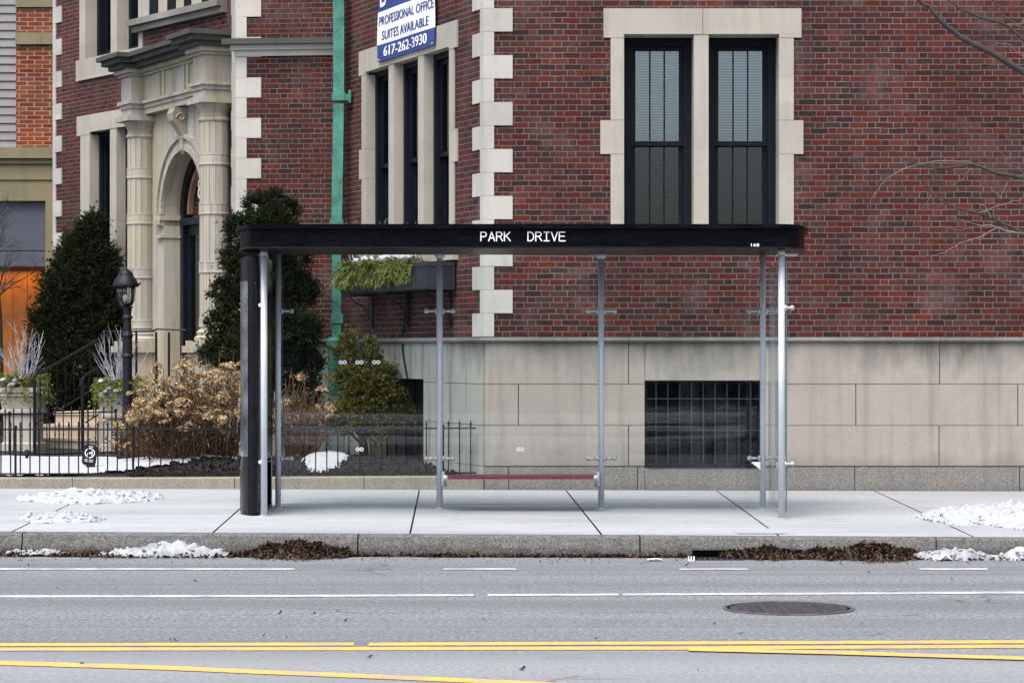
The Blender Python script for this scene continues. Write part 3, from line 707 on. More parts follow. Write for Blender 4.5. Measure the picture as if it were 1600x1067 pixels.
# upper bay sill and its windows, right of the upper pair
zs1 = bZ(216, 33)
m = MB(); m.box(WB, .05, bU(212), -.1, .16, zs1-.09, zs1); m.box(WB, .05, bU(214), -.1, .09, zs1-.18, zs1-.091); m.build('sill_course', 'ledge', BLD)
m = MB(); uend = bU(222)
m.box(WB, .05, uend, -.1, .03, zs1+.001, ZT-.7); m.build('window_surround', 'portal', BLD)
for (a, b) in ((238, 250), (266, 278), (292, 302), (320, 330)):
    m = MB(); m.box(WB, bU(b), bU(a), .031, .05, zs1+.02, ZT-.8); m.build('window', 'dark2', BLD)
# left end quoins: corner with the hidden west wall
WL = Fr(B0[0], B0[1], B0[0]+2.6, B0[1]+9); WL.N = Vector((-WL.U.y, WL.U.x, 0)); WL.flip = WL.U.cross(WL.N).z < 0
WBr = Fr(B0[0], B0[1], B1[0], B1[1])
wall(WL, WL.L, Z0, ZT, [], u_start=.01)
qh = .253
quoins(WBr, WL, bZ(90, 62), WBr.u(97), WBr.u(88), .3, .5, ZT, .3, h=50.3/2*40.4/F)
# roof and back walls close the shell
m = MB()
poly = [(12, 27.9), (12, 50), (B0[0]+2.6, 50), (B0[0]+.1, B0[1]+.1), (B1[0]+.1, B1[1]+.1), (C0[0]+.1, C0[1]+.1), (C1[0]+.1, C1[1]+.1), (cx0+.1, 27.9)]
m.prism(poly, ZT-.3, ZT-.02); m.build('roof', 'roomdark', BLD)
m = MB(); m.box(W0, 11.7, 12, 28.1, 50, 0, ZT-.3); m.box(W0, B0[0]+2.6, 12, 50, 50.3, 0, ZT-.3); m.build('wall', 'brick', BLD)
# ---- doorway portal
PF = Fr((335-800)*34.3/F, 34.3, (220-800)*37.0/F, 37.0)
pz = lambda py: CZ+(HZ-py)*34.3/F
uc = PF.L/2; zsp = 3.66; rad = .86
def colm(u, r):
    c_ = PF.pt(u, 0, 0); fl = lambda t: (1-.07*(1 if abs(math.sin(t*7)) < .2 else 0))*(1-.02*abs(math.sin(t*7)))
    m = MB(); m.lathe((c_.x, c_.y, 0), [(r*1.0, 1.95), (r*1.0, pz(172))], 168, fl)
    o = m.build('column', 'portal', BLD)
    for (a, e) in ((4.21, 4.35), (3.55, 3.69), (2.77, 2.91), (2.05, 2.16)):
        b = MB(); b.lathe((c_.x, c_.y, 0), [(r*1.0, a-.006), (r*1.055, a-.005), (r*1.055, a+.015), (r*1.035, a+.02), (r*1.035, e-.02), (r*1.055, e-.015), (r*1.055, e+.005), (r*1.0, e+.006)], 32); b.build('ring', 'portal', o)
    b = MB(); b.lathe((c_.x, c_.y, 0), [(r*1.02, 4.78), (r*1.09, 4.80), (r*1.09, 4.825), (r*.99, 4.84), (r*.99, 4.90), (r*1.15, 4.96), (r*1.34, 5.02)], 32)
    b.box(PF, u-.29, u+.29, -.29, .29, 5.02, 5.09); b.box(PF, u-.25, u+.25, -.25, .25, 5.09, 5.115); b.build('capital', 'portal', o)
    b = MB(); b.lathe((c_.x, c_.y, 0), [(r*1.35, 1.86), (r*1.35, 1.9), (r*1.15, 1.93), (r*1.2, 1.97), (r*1.02, 2.01)], 32)
    b.box(PF, u-.30, u+.30, -.30, .30, 1.79, 1.86); b.box(PF, u-.34, u+.34, -.34, .34, 1.70, 1.79); b.box(PF, u-.28, u+.28, -.28, .28, .35, 1.70)
    b.box(PF, u-.32, u+.32, -.32, .32, .3, .55); b.build('pedestal', 'portal', o)
colm(0, .20); colm(PF.L, .195)
m = MB()                                              # entablature: blocks over the columns and the recessed length between
for (a, b, vf) in ((-.22, .22, .22), (.221, PF.L-.221, .02), (PF.L-.22, PF.L+.22, .22)):
    m.box(PF, a, b, -.4, vf, 5.116, 5.20); m.box(PF, a-.02 if vf > .1 else a, b+.02 if vf > .1 else b, -.4, vf+.02, 5.201, 5.26)
    e = .05 if vf > .1 else 0
    m.box(PF, a-e, b+e, -.4, vf+.05, 5.261, 5.31); m.box(PF, a, b, -.4, vf, 5.311, 5.66)
    m.box(PF, a-e*.7, b+e*.7, -.4, vf+.04, 5.661, 5.70); m.box(PF, a-e*1.5, b+e*1.5, -.4, vf+.09, 5.701, 5.76)
for u in (.95, 1.12, 1.95, 2.12): m.box(PF, u-.05, u+.05, -.3, .045, 5.312, 5.659)
m.build('entablature', 'portal', BLD)
m = MB()
for (a, b, vf) in ((-.22, .22, .22), (.221, PF.L-.221, .05), (PF.L-.22, PF.L+.22, .22)):
    e = 0 if vf < .1 else 1
    m.box(PF, a-.12*e, b+.12*e, -1.2, vf+.16, 5.761, 5.83); m.box(PF, a-.2*e, b+.2*e, -1.2, vf+.24, 5.831, 5.90); m.box(PF, a-.26*e, b+.26*e, -1.2, vf+.30, 5.901, 5.965)
m.build('cornice', 'cornice', BLD)
# arch wall with the round opening
def archwall(r, v0, v1, ztop, ul, ur, n=24, zs=zsp):
    m = MB()
    m.box(PF, ul, uc-r, v0, v1, .8, zs); m.box(PF, uc+r, ur, v0, v1, .8, zs)
    pts = [(uc+r*math.cos(math.pi*i/n), zs+r*math.sin(math.pi*i/n)) for i in range(n+1)]
    for (a, b) in zip(pts, pts[1:]):
        k = len(m.v)
        for (u, z) in (a, b):
            for v in (v0, v1): m.v += [tuple(PF.pt(u, v, z)), tuple(PF.pt(u, v, ztop))]
        # 0 a-v0-z 1 a-v0-top 2 a-v1-z 3 a-v1-top 4.. b
        m.f += [(k+2, k+3, k+7, k+6), (k, k+2, k+6, k+4), (k+1, k+5, k+7, k+3), (k, k+4, k+5, k+1)]
    m.box(PF, ul, uc-r, v0, v1, zs, ztop); m.box(PF, uc+r, ur, v0, v1, zs, ztop)
    return m
archwall(rad, -.36, -.12, 5.12, .05, PF.L-.05).build('arch_wall', 'portal', BLD)
def arcband(r0, r1, v0, v1, n=28, zs=zsp):
    m = MB()
    for i in range(n):
        q = []
        for t in (math.pi*i/n+.004, math.pi*(i+1)/n-.004*(i % 3 == 2)):
            for r in (r0, r1):
                for v in (v0, v1): q.append(PF.pt(uc+r*math.cos(t), v, zs+r*math.sin(t)))
        k = len(m.v); m.v += [tuple(x) for x in q]
        m.f += [(k+1, k+3, k+7, k+5), (k, k+4, k+6, k+2), (k, k+1, k+5, k+4), (k+2, k+6, k+7, k+3), (k, k+2, k+3, k+1), (k+4, k+5, k+7, k+6)]
    return m
am = arcband(rad-.012, rad+.07, -.119, -.07); a2 = arcband(rad+.07, rad+.16, -.119, -.095); a3 = arcband(rad+.16, rad+.22, -.119, -.06)
for x in (a2, a3): k = len(am.v); am.v += x.v; am.f += [tuple(k+i for i in f) for f in x.f]
am.build('arch_moulding', 'portal', BLD)
for s_ in (-1, 1):
    m = MB(); e0, e1 = sorted((uc+s_*(rad-.02), uc+s_*(rad+.22)))
    m.box(PF, e0, e1, -.37, -.055, 3.58, 3.65); m.box(PF, e0+.02, e1-.02, -.37, -.075, 3.5, 3.579); m.box(PF, e0, e1, -.37, -.07, 3.33, 3.37)
    for i in range(7): m.box(PF, e0+.01+i*.034, e0+.03+i*.034, -.06, -.045, 3.515, 3.575)
    m.build('impost', 'portal', BLD)
m = MB(); prof = [(4.46, .02), (4.52, .06), (4.62, .05), (4.72, .06), (4.82, .12), (4.92, .20), (5.02, .22), (5.1, .18)]
for (z0_, p0), (z1_, p1) in zip(prof, prof[1:]):
    w0_, w1_ = .055+.07*(z0_-4.46)/.65, .055+.07*(z1_-4.46)/.65; k = len(m.v)
    for (z_, p_, ww) in ((z0_, p0, w0_), (z1_, p1, w1_)):
        for (u, v) in ((uc-ww, -.12), (uc+ww, -.12), (uc+ww, -.12+p_), (uc-ww, -.12+p_)): m.v.append(tuple(PF.pt(u, v, z_)))
    m.f += [(k, k+1, k+5, k+4), (k+1, k+2, k+6, k+5), (k+2, k+3, k+7, k+6), (k+3, k, k+4, k+7), (k, k+3, k+2, k+1), (k+4, k+5, k+6, k+7)]
for s_ in (-1, 1):                                      # the scroll on each cheek
    pr = [PF.pt(uc+s_*.125, -.03+.07*math.cos(t*.5)*(1-t/16), 4.96+.07*math.sin(t*.5)*(1-t/16)) for t in range(15)]
    m.tube(pr, .014, 6)
m.build('keystone', 'portal', BLD)
m = MB(); ulx = 1.4
m.box(PF, -.9, PF.L+.3, -1.5, -.365, 4.0, 5.75); m.box(PF, uc+rad+.001, PF.L+.3, -1.5, -.365, .3, 3.999); m.box(PF, -.9, uc-rad-.001, -1.5, -.365, .3, 3.999)
m2 = MB()
# door set back in the arch
vd = -.36
fr_ = archwall(rad-.12, vd-.12, vd-.005, zsp+rad+.1, uc-rad-.05, uc+rad+.05); do = fr_.build('door_frame', 'navy', BLD)
m = MB(); m.box(PF, uc-rad+.05, uc+rad-.05, vd-.14, vd+.02, 3.50, 3.60); m.build('transom', 'navy', do)
dr = MB(); dl, dh = uc-rad+.12, uc+rad-.12
for (a, b) in ((dl, uc-.005), (uc+.005, dh)):
    dr.box(PF, a, a+.1, vd-.13, vd-.07, .97, 3.5); dr.box(PF, b-.1, b, vd-.13, vd-.07, .97, 3.5); dr.box(PF, a+.1, b-.1, vd-.13, vd-.07, 3.36, 3.5); dr.box(PF, a+.1, b-.1, vd-.13, vd-.07, .97, 1.75)
dro = dr.build('door', 'navy', BLD)
m = MB(); m.box(PF, dl+.1, dh-.1, vd-.11, vd-.1, 1.75, 3.36); m.build('pane', 'glassw', dro)
m = MB(); m.box(PF, dl, dh, vd-.20, vd-.18, 1.0, 3.48); m.build('curtain', 'curt', dro)
m = MB(); m.tube([PF.pt(uc+.06, vd-.03, 1.9), PF.pt(uc+.06, vd-.03, 2.1)], .015); m.tube([PF.pt(dl+.12, vd-.05, 1.62), PF.pt(dh-.12, vd-.05, 1.62)], .012); m.build('handle', 'aluw', dro)
fan = MB(); n = 20; k = 0
fan.v.append(tuple(PF.pt(uc, vd-.17, zsp-.1))); fan.v += [tuple(PF.pt(uc+(rad-.05)*math.cos(math.pi*i/n), vd-.17, zsp+(rad-.05)*math.sin(math.pi*i/n))) for i in range(n+1)]
fan.f += [(0, i, i+1) for i in range(1, n+1)]; fo = fan.build('fanlight', 'tan', BLD)
fm = arcband(rad-.2, rad-.13, vd-.13, vd-.06); fm.build('frame', 'tan', fo)
m = MB(); add_text(m, '8', lambda a, b: PF.pt(PF.u(309, vd-.055)-a*.17, vd-.055, 3.86+b*.28)); m.build('house_number', 'white', fo)
# porch, plinth and filler wall behind the portal
m = MB(); m.box(PF, -.75, PF.L+.25, -1.6, -.36, 4.62, 5.74); m.box(PF, uc+rad+.002, PF.L+.25, -1.6, -.361, .3, 4.62); m.box(PF, -.75, uc-rad-.002, -1.6, -.361, .3, 4.62); m.box(PF, uc-rad, uc+rad, -1.6, -1.5, .3, 4.62)
m.build('porch_wall', 'portal', BLD)
# ---- downpipe, in the corner between wall A and wall C
m = MB(); pc = lambda px: (px-800)*31.82/F
def sq(m, x0, z0, x1, z1, w_, d_=.06, y=31.82):
    k = len(m.v)
    for (x, z) in ((x0, z0), (x1, z1)):
        for (a, b) in ((-w_, -d_), (w_, -d_), (w_, d_), (-w_, d_)): m.v.append((x+a, y+b, z))
    m.f += [(k, k+1, k+5, k+4), (k+1, k+2, k+6, k+5), (k+2, k+3, k+7, k+6), (k+3, k, k+4, k+7), (k, k+3, k+2, k+1), (k+4, k+5, k+6, k+7)]
zq = lambda py: CZ+(HZ-py)*31.82/F
sq(m, pc(529.5), zq(152), pc(530), ZT-.4, .068); sq(m, pc(526.5), zq(350), pc(529.5), zq(163), .066); sq(m, pc(526.5), zq(532), pc(526.5), zq(350), .055)
k0_ = m.build('downpipe', 'green', BLD)
m = MB()
for py in (152, 349): sq(m, pc(529.5 if py < 200 else 526.5), zq(py)-.05, pc(529.5 if py < 200 else 526.5), zq(py)+.045, .082, .075)
m.box(W0, pc(536), pc(548), 31.76, 31.80, zq(158), zq(148)); m.box(W0, pc(545), pc(549), 31.72, 31.76, zq(162), zq(142))
sq(m, pc(527), zq(505), pc(527), zq(490), .075, .075); m.build('collar', 'green', k0_)
m = MB(); m.lathe((pc(522), 31.80, 0), [(.075, zq(618)), (.075, zq(545)), (.095, zq(540)), (.095, zq(532)), (.07, zq(527))], 16); m.build('boot', 'green', k0_, smooth=False)
m = MB(); pts = [WA.pt(WA.u(px), .03, WA.z(px, py)) for px, py in ((640, 440), (639, 480), (636, 505), (632, 525), (633, 550), (637, 575), (640, 592))]; m.tube(pts, .011, 6); m.build('cable', 'iron', BLD)
# ------------------------------------------------------------------ office banner
uB0, uB1 = WA.u(590, .05), WA.u(679, .05); zB = WA.z(679, 70.3, .05); root = empty('office_banner', WA.pt((uB0+uB1)/2, .05, zB), 'blue and white office-to-let banner on the brick above three windows', 'banner')
bl = uB0-uB1; ba = lambda t, z, v=.05: WA.pt(uB0-t*bl, v, zB+z)
def bsheet(z0, z1, v, mat, name):
    m = MB(); n = 14; rows_ = 6; k = 0
    for j in range(rows_+1):
        for i in range(n+1):
            t = i/n; zz = z0+(z1-z0)*j/rows_; m.v.append(tuple(ba(t, zz, v+.006*math.sin(t*9+zz*7))))
    for j in range(rows_):
        for i in range(n): a = j*(n+1)+i; m.f.append((a, a+1, a+n+2, a+n+1))
    k = len(m.v); base = list(m.v); m.v += [tuple(Vector(p)-WA.N*.004) for p in base]
    nn = len(base); m.f += [tuple(reversed([i+nn for i in f])) for f in list(m.f)]
    return m.build(name, mat, root, smooth=True)
bsheet(0, .20, .05, 'blue', 'phone_panel'); bsheet(.20, .595, .05, 'bwhite', 'text_panel'); bsheet(.595, 1.35, .05, 'blue', 'name_panel')
def bt(txt, t0, t1, z0, h, mat, bold=0):
    m = MB(); add_text(m, txt, lambda a, b: ba(t0+(t1-t0)*a, z0+h*b, .053+.006*math.sin((t0+(t1-t0)*a)*9+(z0+h*b)*7)+.003), bold); m.build('lettering', mat, root)
bt('PROFESSIONAL OFFICE', .03, .985, .425, .108, 'blue', .002); bt('SUITES AVAILABLE', .09, .90, .245, .108, 'blue', .003); bt('617-262-3930', .13, .88, .045, .118, 'bwhite', .006); bt('B', .05, .17, .645, .36, 'bwhite', .02)
for i, t in enumerate((.03, .97)):
    m = MB(); m.tube([ba(t, .02, .05), ba(t, .02, .065)], .012, 8); m.build('eyelet', 'aluw', root)
# ------------------------------------------------------------------ window box on wall A
ux0 = WA.u(714); q = WA.pt(ux0, .36, 0)
zx0 = CZ+(HZ-452)*q.y/F; zx1 = CZ+(HZ-408.5)*q.y/F; ux1 = ux0+2.95
root = empty('window_box', WA.pt((ux0+ux1)/2, .18, zx0), 'long dark window box on iron brackets under the three side windows', 'window box')
m = MB(); t = .03
m.box(WA, ux0, ux1, .025, .36, zx0, zx0+t); m.box(WA, ux0, ux1, .36-t, .36, zx0+t, zx1); m.box(WA, ux0, ux1, .025, .055, zx0+t, zx1); m.box(WA, ux0, ux0+t, .055, .36-t, zx0+t, zx1); m.box(WA, ux1-t, ux1, .055, .36-t, zx0+t, zx1)
m.box(WA, ux0-.015, ux1+.015, .36, .375, zx1-.045, zx1); m.box(WA, ux0-.015, ux1+.015, .36, .372, zx0+.01, zx0+.04); m.box(WA, ux0-.012, ux0-.0005, .03, .36, zx1-.045, zx1)
m.build('box', plain('window_box_paint', (.018, .02, .027), .5), root)
for u in (ux0+.12, (ux0+ux1)/2, ux1-.2):
    m = MB(); m.box(WA, u-.012, u+.012, .02, .04, zx0-.42, zx0-.001); m.box(WA, u-.012, u+.012, .04, .33, zx0-.025, zx0-.002)
    m.tube([WA.pt(u, .32, zx0-.03), WA.pt(u, .26, zx0-.1), WA.pt(u, .14, zx0-.15), WA.pt(u, .07, zx0-.25), WA.pt(u, .04, zx0-.4)], .009, 6)
    m.tube([WA.pt(u, .12+.06*math.cos(a*.6)*(1-a/14), zx0-.3+.06*math.sin(a*.6)*(1-a/14)) for a in range(12)], .007, 6)
    m.build('bracket', 'iron', root)
m = MB(); m.box(WA, ux0+t, ux1-t, .056, .329, zx0+t+.001, zx1-.04); m.build('soil', 'mulch', root)
root = empty('trailing_evergreens', WA.pt((ux0+ux1)/2, .2, zx1-.03), 'yellow-green evergreen sprigs with snow trailing over the window box', 'plants')
m = MB()
for i in range(230):
    u = ux0+.4+random.random()*(ux1-ux0-.4); v0 = .12+random.random()*.24
    p = WA.pt(u, v0, zx1-.02); over = random.random() < .7
    n = 9; L = random.uniform(.10, .24)
    dirv = (WA.N*random.uniform(.5, 1)+WA.U*random.uniform(-.6, .6)+Vector((0, 0, random.uniform(.3, .9) if not over else .5))).normalized()
    pos = p.copy(); vel = dirv*L/n
    for s_ in range(n):
        pos = pos+vel; vel = (vel+Vector((0, 0, -.007 if over else -.001)))
        for q in range(5):
            dd = (vel.normalized()*.8+Vector((random.gauss(0, .5), random.gauss(0, .5), random.gauss(0, .4)-.3))).normalized(); m.blade(pos, dd, random.uniform(.04, .08), .014, .15)
m.build('sprigs', 'sprig', root)
m = MB()
for i in range(60):
    u = ux0+.3+random.random()*(ux1-ux0-.4); p = WA.pt(u, .2+random.uniform(-.06, .1), zx1-.03); dd = Vector((random.gauss(0, .35), random.gauss(0, .3), 1)).normalized(); L = random.uniform(.25, .62)
    e = p+dd*L; mid = p+dd*L*.5+Vector((random.gauss(0, .03), 0, 0)); m.tube([p, mid, e], [.006, .004, .002], 4)
    for q in range(2):
        a = p.lerp(e, random.uniform(.5, .9)); m.tube([a, a+Vector((random.gauss(0, .08), random.gauss(0, .05), random.uniform(.04, .14)))], [.003, .0015], 4)
m.build('twigs', 'twig', root)
def blob(m, c, rx, ry, rz, seed, n=14, mm=9, amp=.35, s=9):
    k = len(m.v)
    for j in range(mm+1):
        ph = math.pi*j/mm
        for i in range(n):
            th = 2*math.pi*i/n; dv = Vector((math.sin(ph)*math.cos(th), math.sin(ph)*math.sin(th), math.cos(ph)))
            r = 1+amp*noise.noise(dv*1.9+Vector((seed, seed*2, 0)))*1.3
            m.v.append((c[0]+dv.x*rx*r, c[1]+dv.y*ry*r, c[2]+dv.z*rz*r))
    for j in range(mm):
        for i in range(n):
            b = (i+1) % n; m.f.append((k+j*n+i, k+(j+1)*n+i, k+(j+1)*n+b, k+j*n+b))
m = MB()
for (du, vv, r_) in ((.62, .28, .05), (.75, .22, .07), (.95, .25, .1), (1.15, .2, .08), (1.35, .3, .07), (1.62, .27, .06), (1.9, .3, .055), (2.2, .26, .07), (2.4, .3, .05)):
    blob(m, WA.pt(ux0+du, vv+.05, zx1+.075), r_*1.1, r_*1.2, r_*.75, du)
m.build('snow_lump', 'snow', root, smooth=True)
# ------------------------------------------------------------------ neighbouring building
NX = Fr(-24, 50, -7.0, 50); nx = lambda px: NX.u(px); nz = lambda py: NX.z(0, py)
NB = empty('neighbouring_building', (-9.5, 50, 0), 'building of orange brick, grey siding and sandstone at the far left', 'building'); BLD_, BLD = BLD, NB
m = MB(); m.box(NX, nx(25), NX.L, -.3, 0, nz(232), 11); m.build('wall', 'brick_orange', NB)
m = MB()
for i in range(60):
    z0_ = nz(232)+i*.165
    if z0_ > 11: break
    k = len(m.v); a, b = 0, nx(25)
    for (v, z) in ((-.02, z0_), (.0, z0_), (-.03, z0_+.165), (-.05, z0_+.165)): m.v += [tuple(NX.pt(a, v, z)), tuple(NX.pt(b, v, z))]
    m.f += [(k, k+1, k+3, k+2), (k+2, k+3, k+5, k+4)]
m.box(NX, 0, nx(25), -.3, -.06, nz(232), 11); m.build('siding', 'siding', NB)
m = MB(); m.box(NX, nx(25), NX.L, -.1, .06, nz(70), nz(52)); m.box(NX, nx(25), NX.L, -.1, .05, nz(12), nz(-6)); m.box(NX, 0, NX.L, -.1, .12, nz(248), nz(231)); m.box(NX, 0, NX.L, -.1, .05, nz(256), nz(249))
m.build('stone_band', 'sandst', NB)
m = MB(); m.box(NX, nx(71), NX.L, -.4, .0, -.2, nz(256)); m.box(NX, 0, nx(71), -.4, 0, nz(314), nz(256))
m.box(NX, nx(73), NX.L, .001, .02, nz(420), nz(290)); m.box(NX, 0, NX.L, .001, .03, nz(281), nz(278)); m.build('wall', 'sandst', NB)
m = MB(); m.box(NX, 0, nx(71), -.2, -.12, nz(391), nz(314)); m.box(NX, 0, nx(71), -.2, -.10, nz(416), nz(392.5)); m.build('panel', 'panel', NB)
m = MB()                                              # alcove lined with orange boards, lit from its ceiling
u1_ = nx(70)
for i in range(26):
    a = nx(70)-.29*i; m.box(NX, a-.28, a, -1.3, -1.25, -.2, nz(416))
m.box(NX, u1_+.0, u1_+.05, -1.25, -.2, -.2, nz(416)); m.build('timber_lining', 'orange', NB)
m = MB(); m.box(NX, 0, u1_+.05, -1.3, -.2, nz(416)+.001, nz(410)); m.build('ceiling', 'sandst', NB)
la = bpy.data.lights.new('alcove_lamp', 'AREA'); la.shape = 'RECTANGLE'; la.size = 4; la.size_y = .25; la.energy = 11; la.color = (1, .58, .14)
lo = bpy.data.objects.new('alcove_lamp', la); COL.objects.link(lo); lo.location = NX.pt(nx(35), -1.0, nz(417)-.04); lo.rotation_euler = (0, 0, 0)
m = MB(); m.box(NX, 0, NX.L, -8, -7.9, 0, 11); m.box(NX, 0, NX.L, -8, -.3, 10.9, 11); m.build('rear', 'sandst', NB)
BLD = BLD_
# ------------------------------------------------------------------ front garden
root = None
m = MB(); xe = cx0-.01                                # stone edging along the pavement
js = [-12, -9.2, -6.9, -4.75, -3.0, -1.6, xe]
for a, b in zip(js, js[1:]):
    n = 8
    for i in range(n):
        x0 = a+.003+(b-a-.006)*i/n; x1 = a+.003+(b-a-.006)*(i+1)/n
        k = len(m.v)
        for x in (x0, x1):
            zt_ = .357+.02*max(0, (x+4)/4)
            m.v += [(x, 27.66, .1), (x, 27.665, zt_-.012), (x, 27.68, zt_), (x, 27.88, zt_), (x, 27.88, .1)]
        m.f += [(k+j, k+5+j, k+6+j, k+1+j) for j in range(4)]
        if i == 0: m.f.append((k, k+1, k+2, k+3, k+4))
        if i == n-1: m.f.append((k+9, k+8, k+7, k+6, k+5))
tag(m.build('stone_edging', 'edging'), 'low tan stone edging between the pavement and the garden bed', 'edging')
def gz(x, y):
    z = .33+.018*(y-27.8)
    bump = .16*math.exp(-((x+1.9)**2/1.1+(y-29.3)**2/1.2))+.12*math.exp(-((x+3.7)**2/.8+(y-29.4)**2/1.0))
    return z+bump+.012*fbm(x, y, 0, 3, 2.5)
m = MB(); nx_, ny_ = 120, 60; X0, X1, Y0_, Y1_ = -14, 1.0, 27.85, 42
for j in range(ny_+1):
    for i in range(nx_+1): x = X0+(X1-X0)*i/nx_; y = Y0_+(Y1_-Y0_)*(j/ny_)**1.5; m.v.append((x, y, gz(x, y)+.012*fbm(x, y, 5, 3, 9)))
for j in range(ny_):
    for i in range(nx_): a = j*(nx_+1)+i; m.f.append((a, a+1, a+nx_+2, a+nx_+1))
tag(m.build('garden_bed', 'mulch', smooth=True), kind='structure')
def bits(name, n, fn, mat, sz, **kw):
    m = MB()
    for i in range(n):
        p = fn()
        if p is None: continue
        L = random.uniform(*sz); d1 = Vector((random.gauss(0, 1), random.gauss(0, 1), random.gauss(0, .5))).normalized(); d2 = d1.cross(Vector((random.gauss(0, .4), random.gauss(0, .4), 1))).normalized()
        if random.random() < .07: L *= 1.8; tw = .12
        else: tw = 1
        q = Vector(p); wd = L*random.uniform(.18, .5)*tw; cu = Vector((0, 0, L*random.uniform(0, .3)))
        m.face([q-d1*L/2-d2*wd/2+cu, q-d2*wd/2, q+d2*wd/2, q-d1*L/2+d2*wd/2+cu]); m.face([q-d2*wd/2, q+d1*L/2-d2*wd/3+cu, q+d1*L/2+d2*wd/3+cu, q+d2*wd/2])
    return m.build(name, mat, **kw)
def gb():
    x = random.uniform(-4.2, -.55); y = 27.9+random.random()**1.5*3
    return (x, y, gz(x, y)+.012)
tag(bits('bark_chips', 5200, gb, 'mulch', (.025, .07)), kind='stuff', label='dark bark chips covering the garden bed', cat='mulch')
def heap(name, cx, cy, rx, ry, h, mat, seed, base, cell=.022, rag=.45, lump=1.0, power=.6, rot=0, label=None, cat=None, group=None, kind=None, clods=0):
    m = MB(); nx = int(2*rx*1.15/cell); ny = max(6, int(2*ry*1.15/cell)); idx = {}
    cr, sr = math.cos(rot), math.sin(rot)
    def H(x, y):
        lx, ly = (x-cx)*cr+(y-cy)*sr, -(x-cx)*sr+(y-cy)*cr
        r = math.hypot(lx/rx, ly/ry)+rag*fbm(x+seed, y, seed, 4, 2.3)+rag*.5*fbm(x+seed, y, seed, 3, 11)
        e = 1-r
        if e <= -.02: return -1
        e = max(e, 0)
        a = h*(e**power)*(.75+.5*fbm(x, y, seed+3, 2, 2.0)); c_ = lump*min(1, e*6)*(abs(noise.noise(Vector((x*9, y*6, seed))))*.06+abs(noise.noise(Vector((x*22, y*15, seed+4))))*.022+abs(noise.noise(Vector((x*48, y*34, seed+7))))*.008)
        return a+c_
    for j in range(ny+1):
        for i in range(nx+1):
            x = cx-rx*1.15+2*rx*1.15*i/nx; y = cy-ry*1.15+2*ry*1.15*j/ny; q = H(x, y)
            if q >= 0: idx[(i, j)] = len(m.v); m.v.append((x+.5*cell*noise.noise(Vector((x*30, y*30, seed))), y, base(x, y)+q-.004))
    for j in range(ny):
        for i in range(nx):
            ks = [(i, j), (i+1, j), (i+1, j+1), (i, j+1)]
            if all(k in idx for k in ks): m.f.append(tuple(idx[k] for k in ks))
    if clods:
        rs = random.Random(int(seed*10)); keys = list(idx.keys())
        for q in range(clods):
            i, j = rs.choice(keys); vx = Vector(m.v[idx[(i, j)]]); r_ = rs.uniform(.006, .019)*(1.7 if rs.random() < .12 else 1)
            if clods: blob(m, (vx.x+rs.gauss(0, .01), vx.y+rs.gauss(0, .012), vx.z+r_*.05), r_*1.3, r_*1.1, r_*.8, rs.uniform(0, 50), n=7, mm=5, amp=.6)
    o = m.build(name, mat, smooth=True); tag(o, label, cat, group, kind); return o
wz = lambda x, y: walkZ(x, y)+.003
def gut(x, y): return 0.0 if y < kerbY(x) else kerbZ(x)
p = wpt(140, 781); heap('snow_heap', p.x+.05, p.y, .72, .6, .10, 'snow', 1.3, wz, cell=.011, clods=120, lump=.95, label='long white snow heap on the pavement before the iron fence', cat='snow heap')
p = wpt(20, 790); 
p = wpt(95, 813); heap('snow_heap', p.x, p.y, .36, .38, .06, 'snow', 4.2, wz, cell=.011, clods=120, lump=.95, label='smaller snow heap on the pavement near the kerb at left', cat='snow heap')
p = wpt(1590, 812); heap('snow_heap', p.x+.52, p.y+.1, 1.3, 1.35, .14, 'snow', 7.7, wz, cell=.013, clods=120, lump=.95, label='large snow heap on the pavement at the right edge', cat='snow heap')
p = P(258, 868, Dr(868)); heap('snow_heap', p.x, kerbY(p.x)-.1, .58, .12, .13, 'dsnow', 2.4, lambda x, y: 0, cell=.011, clods=40, lump=.8, rag=.3, label='greyish snow heap in the gutter against the left kerb', cat='snow heap')
p = P(1490, 868, Dr(870)); heap('snow_heap', p.x, kerbY(p.x)-.11, .42, .12, .10, 'dsnow', 5.1, lambda x, y: 0, cell=.011, clods=40, lump=.8, rag=.35, label='dirty grey snow in the gutter beside the leaf debris', cat='snow heap')
p = P(1590, 868, Dr(868)); heap('snow_heap', p.x+.1, kerbY(p.x)-.12, .3, .13, .16, 'snow', 6.1, lambda x, y: 0, cell=.011, clods=40, lump=.8, rag=.25, label='clean lump of snow in the gutter at the right edge', cat='snow heap')
p = P(60, 868, Dr(868)); heap('snow_heap', p.x, kerbY(p.x)-.07, .36, .06, .05, 'dsnow', 9.1, lambda x, y: 0, cell=.011, clods=40, lump=.8, rag=.3, label='thin smear of dirty snow in the gutter at far left', cat='snow heap')
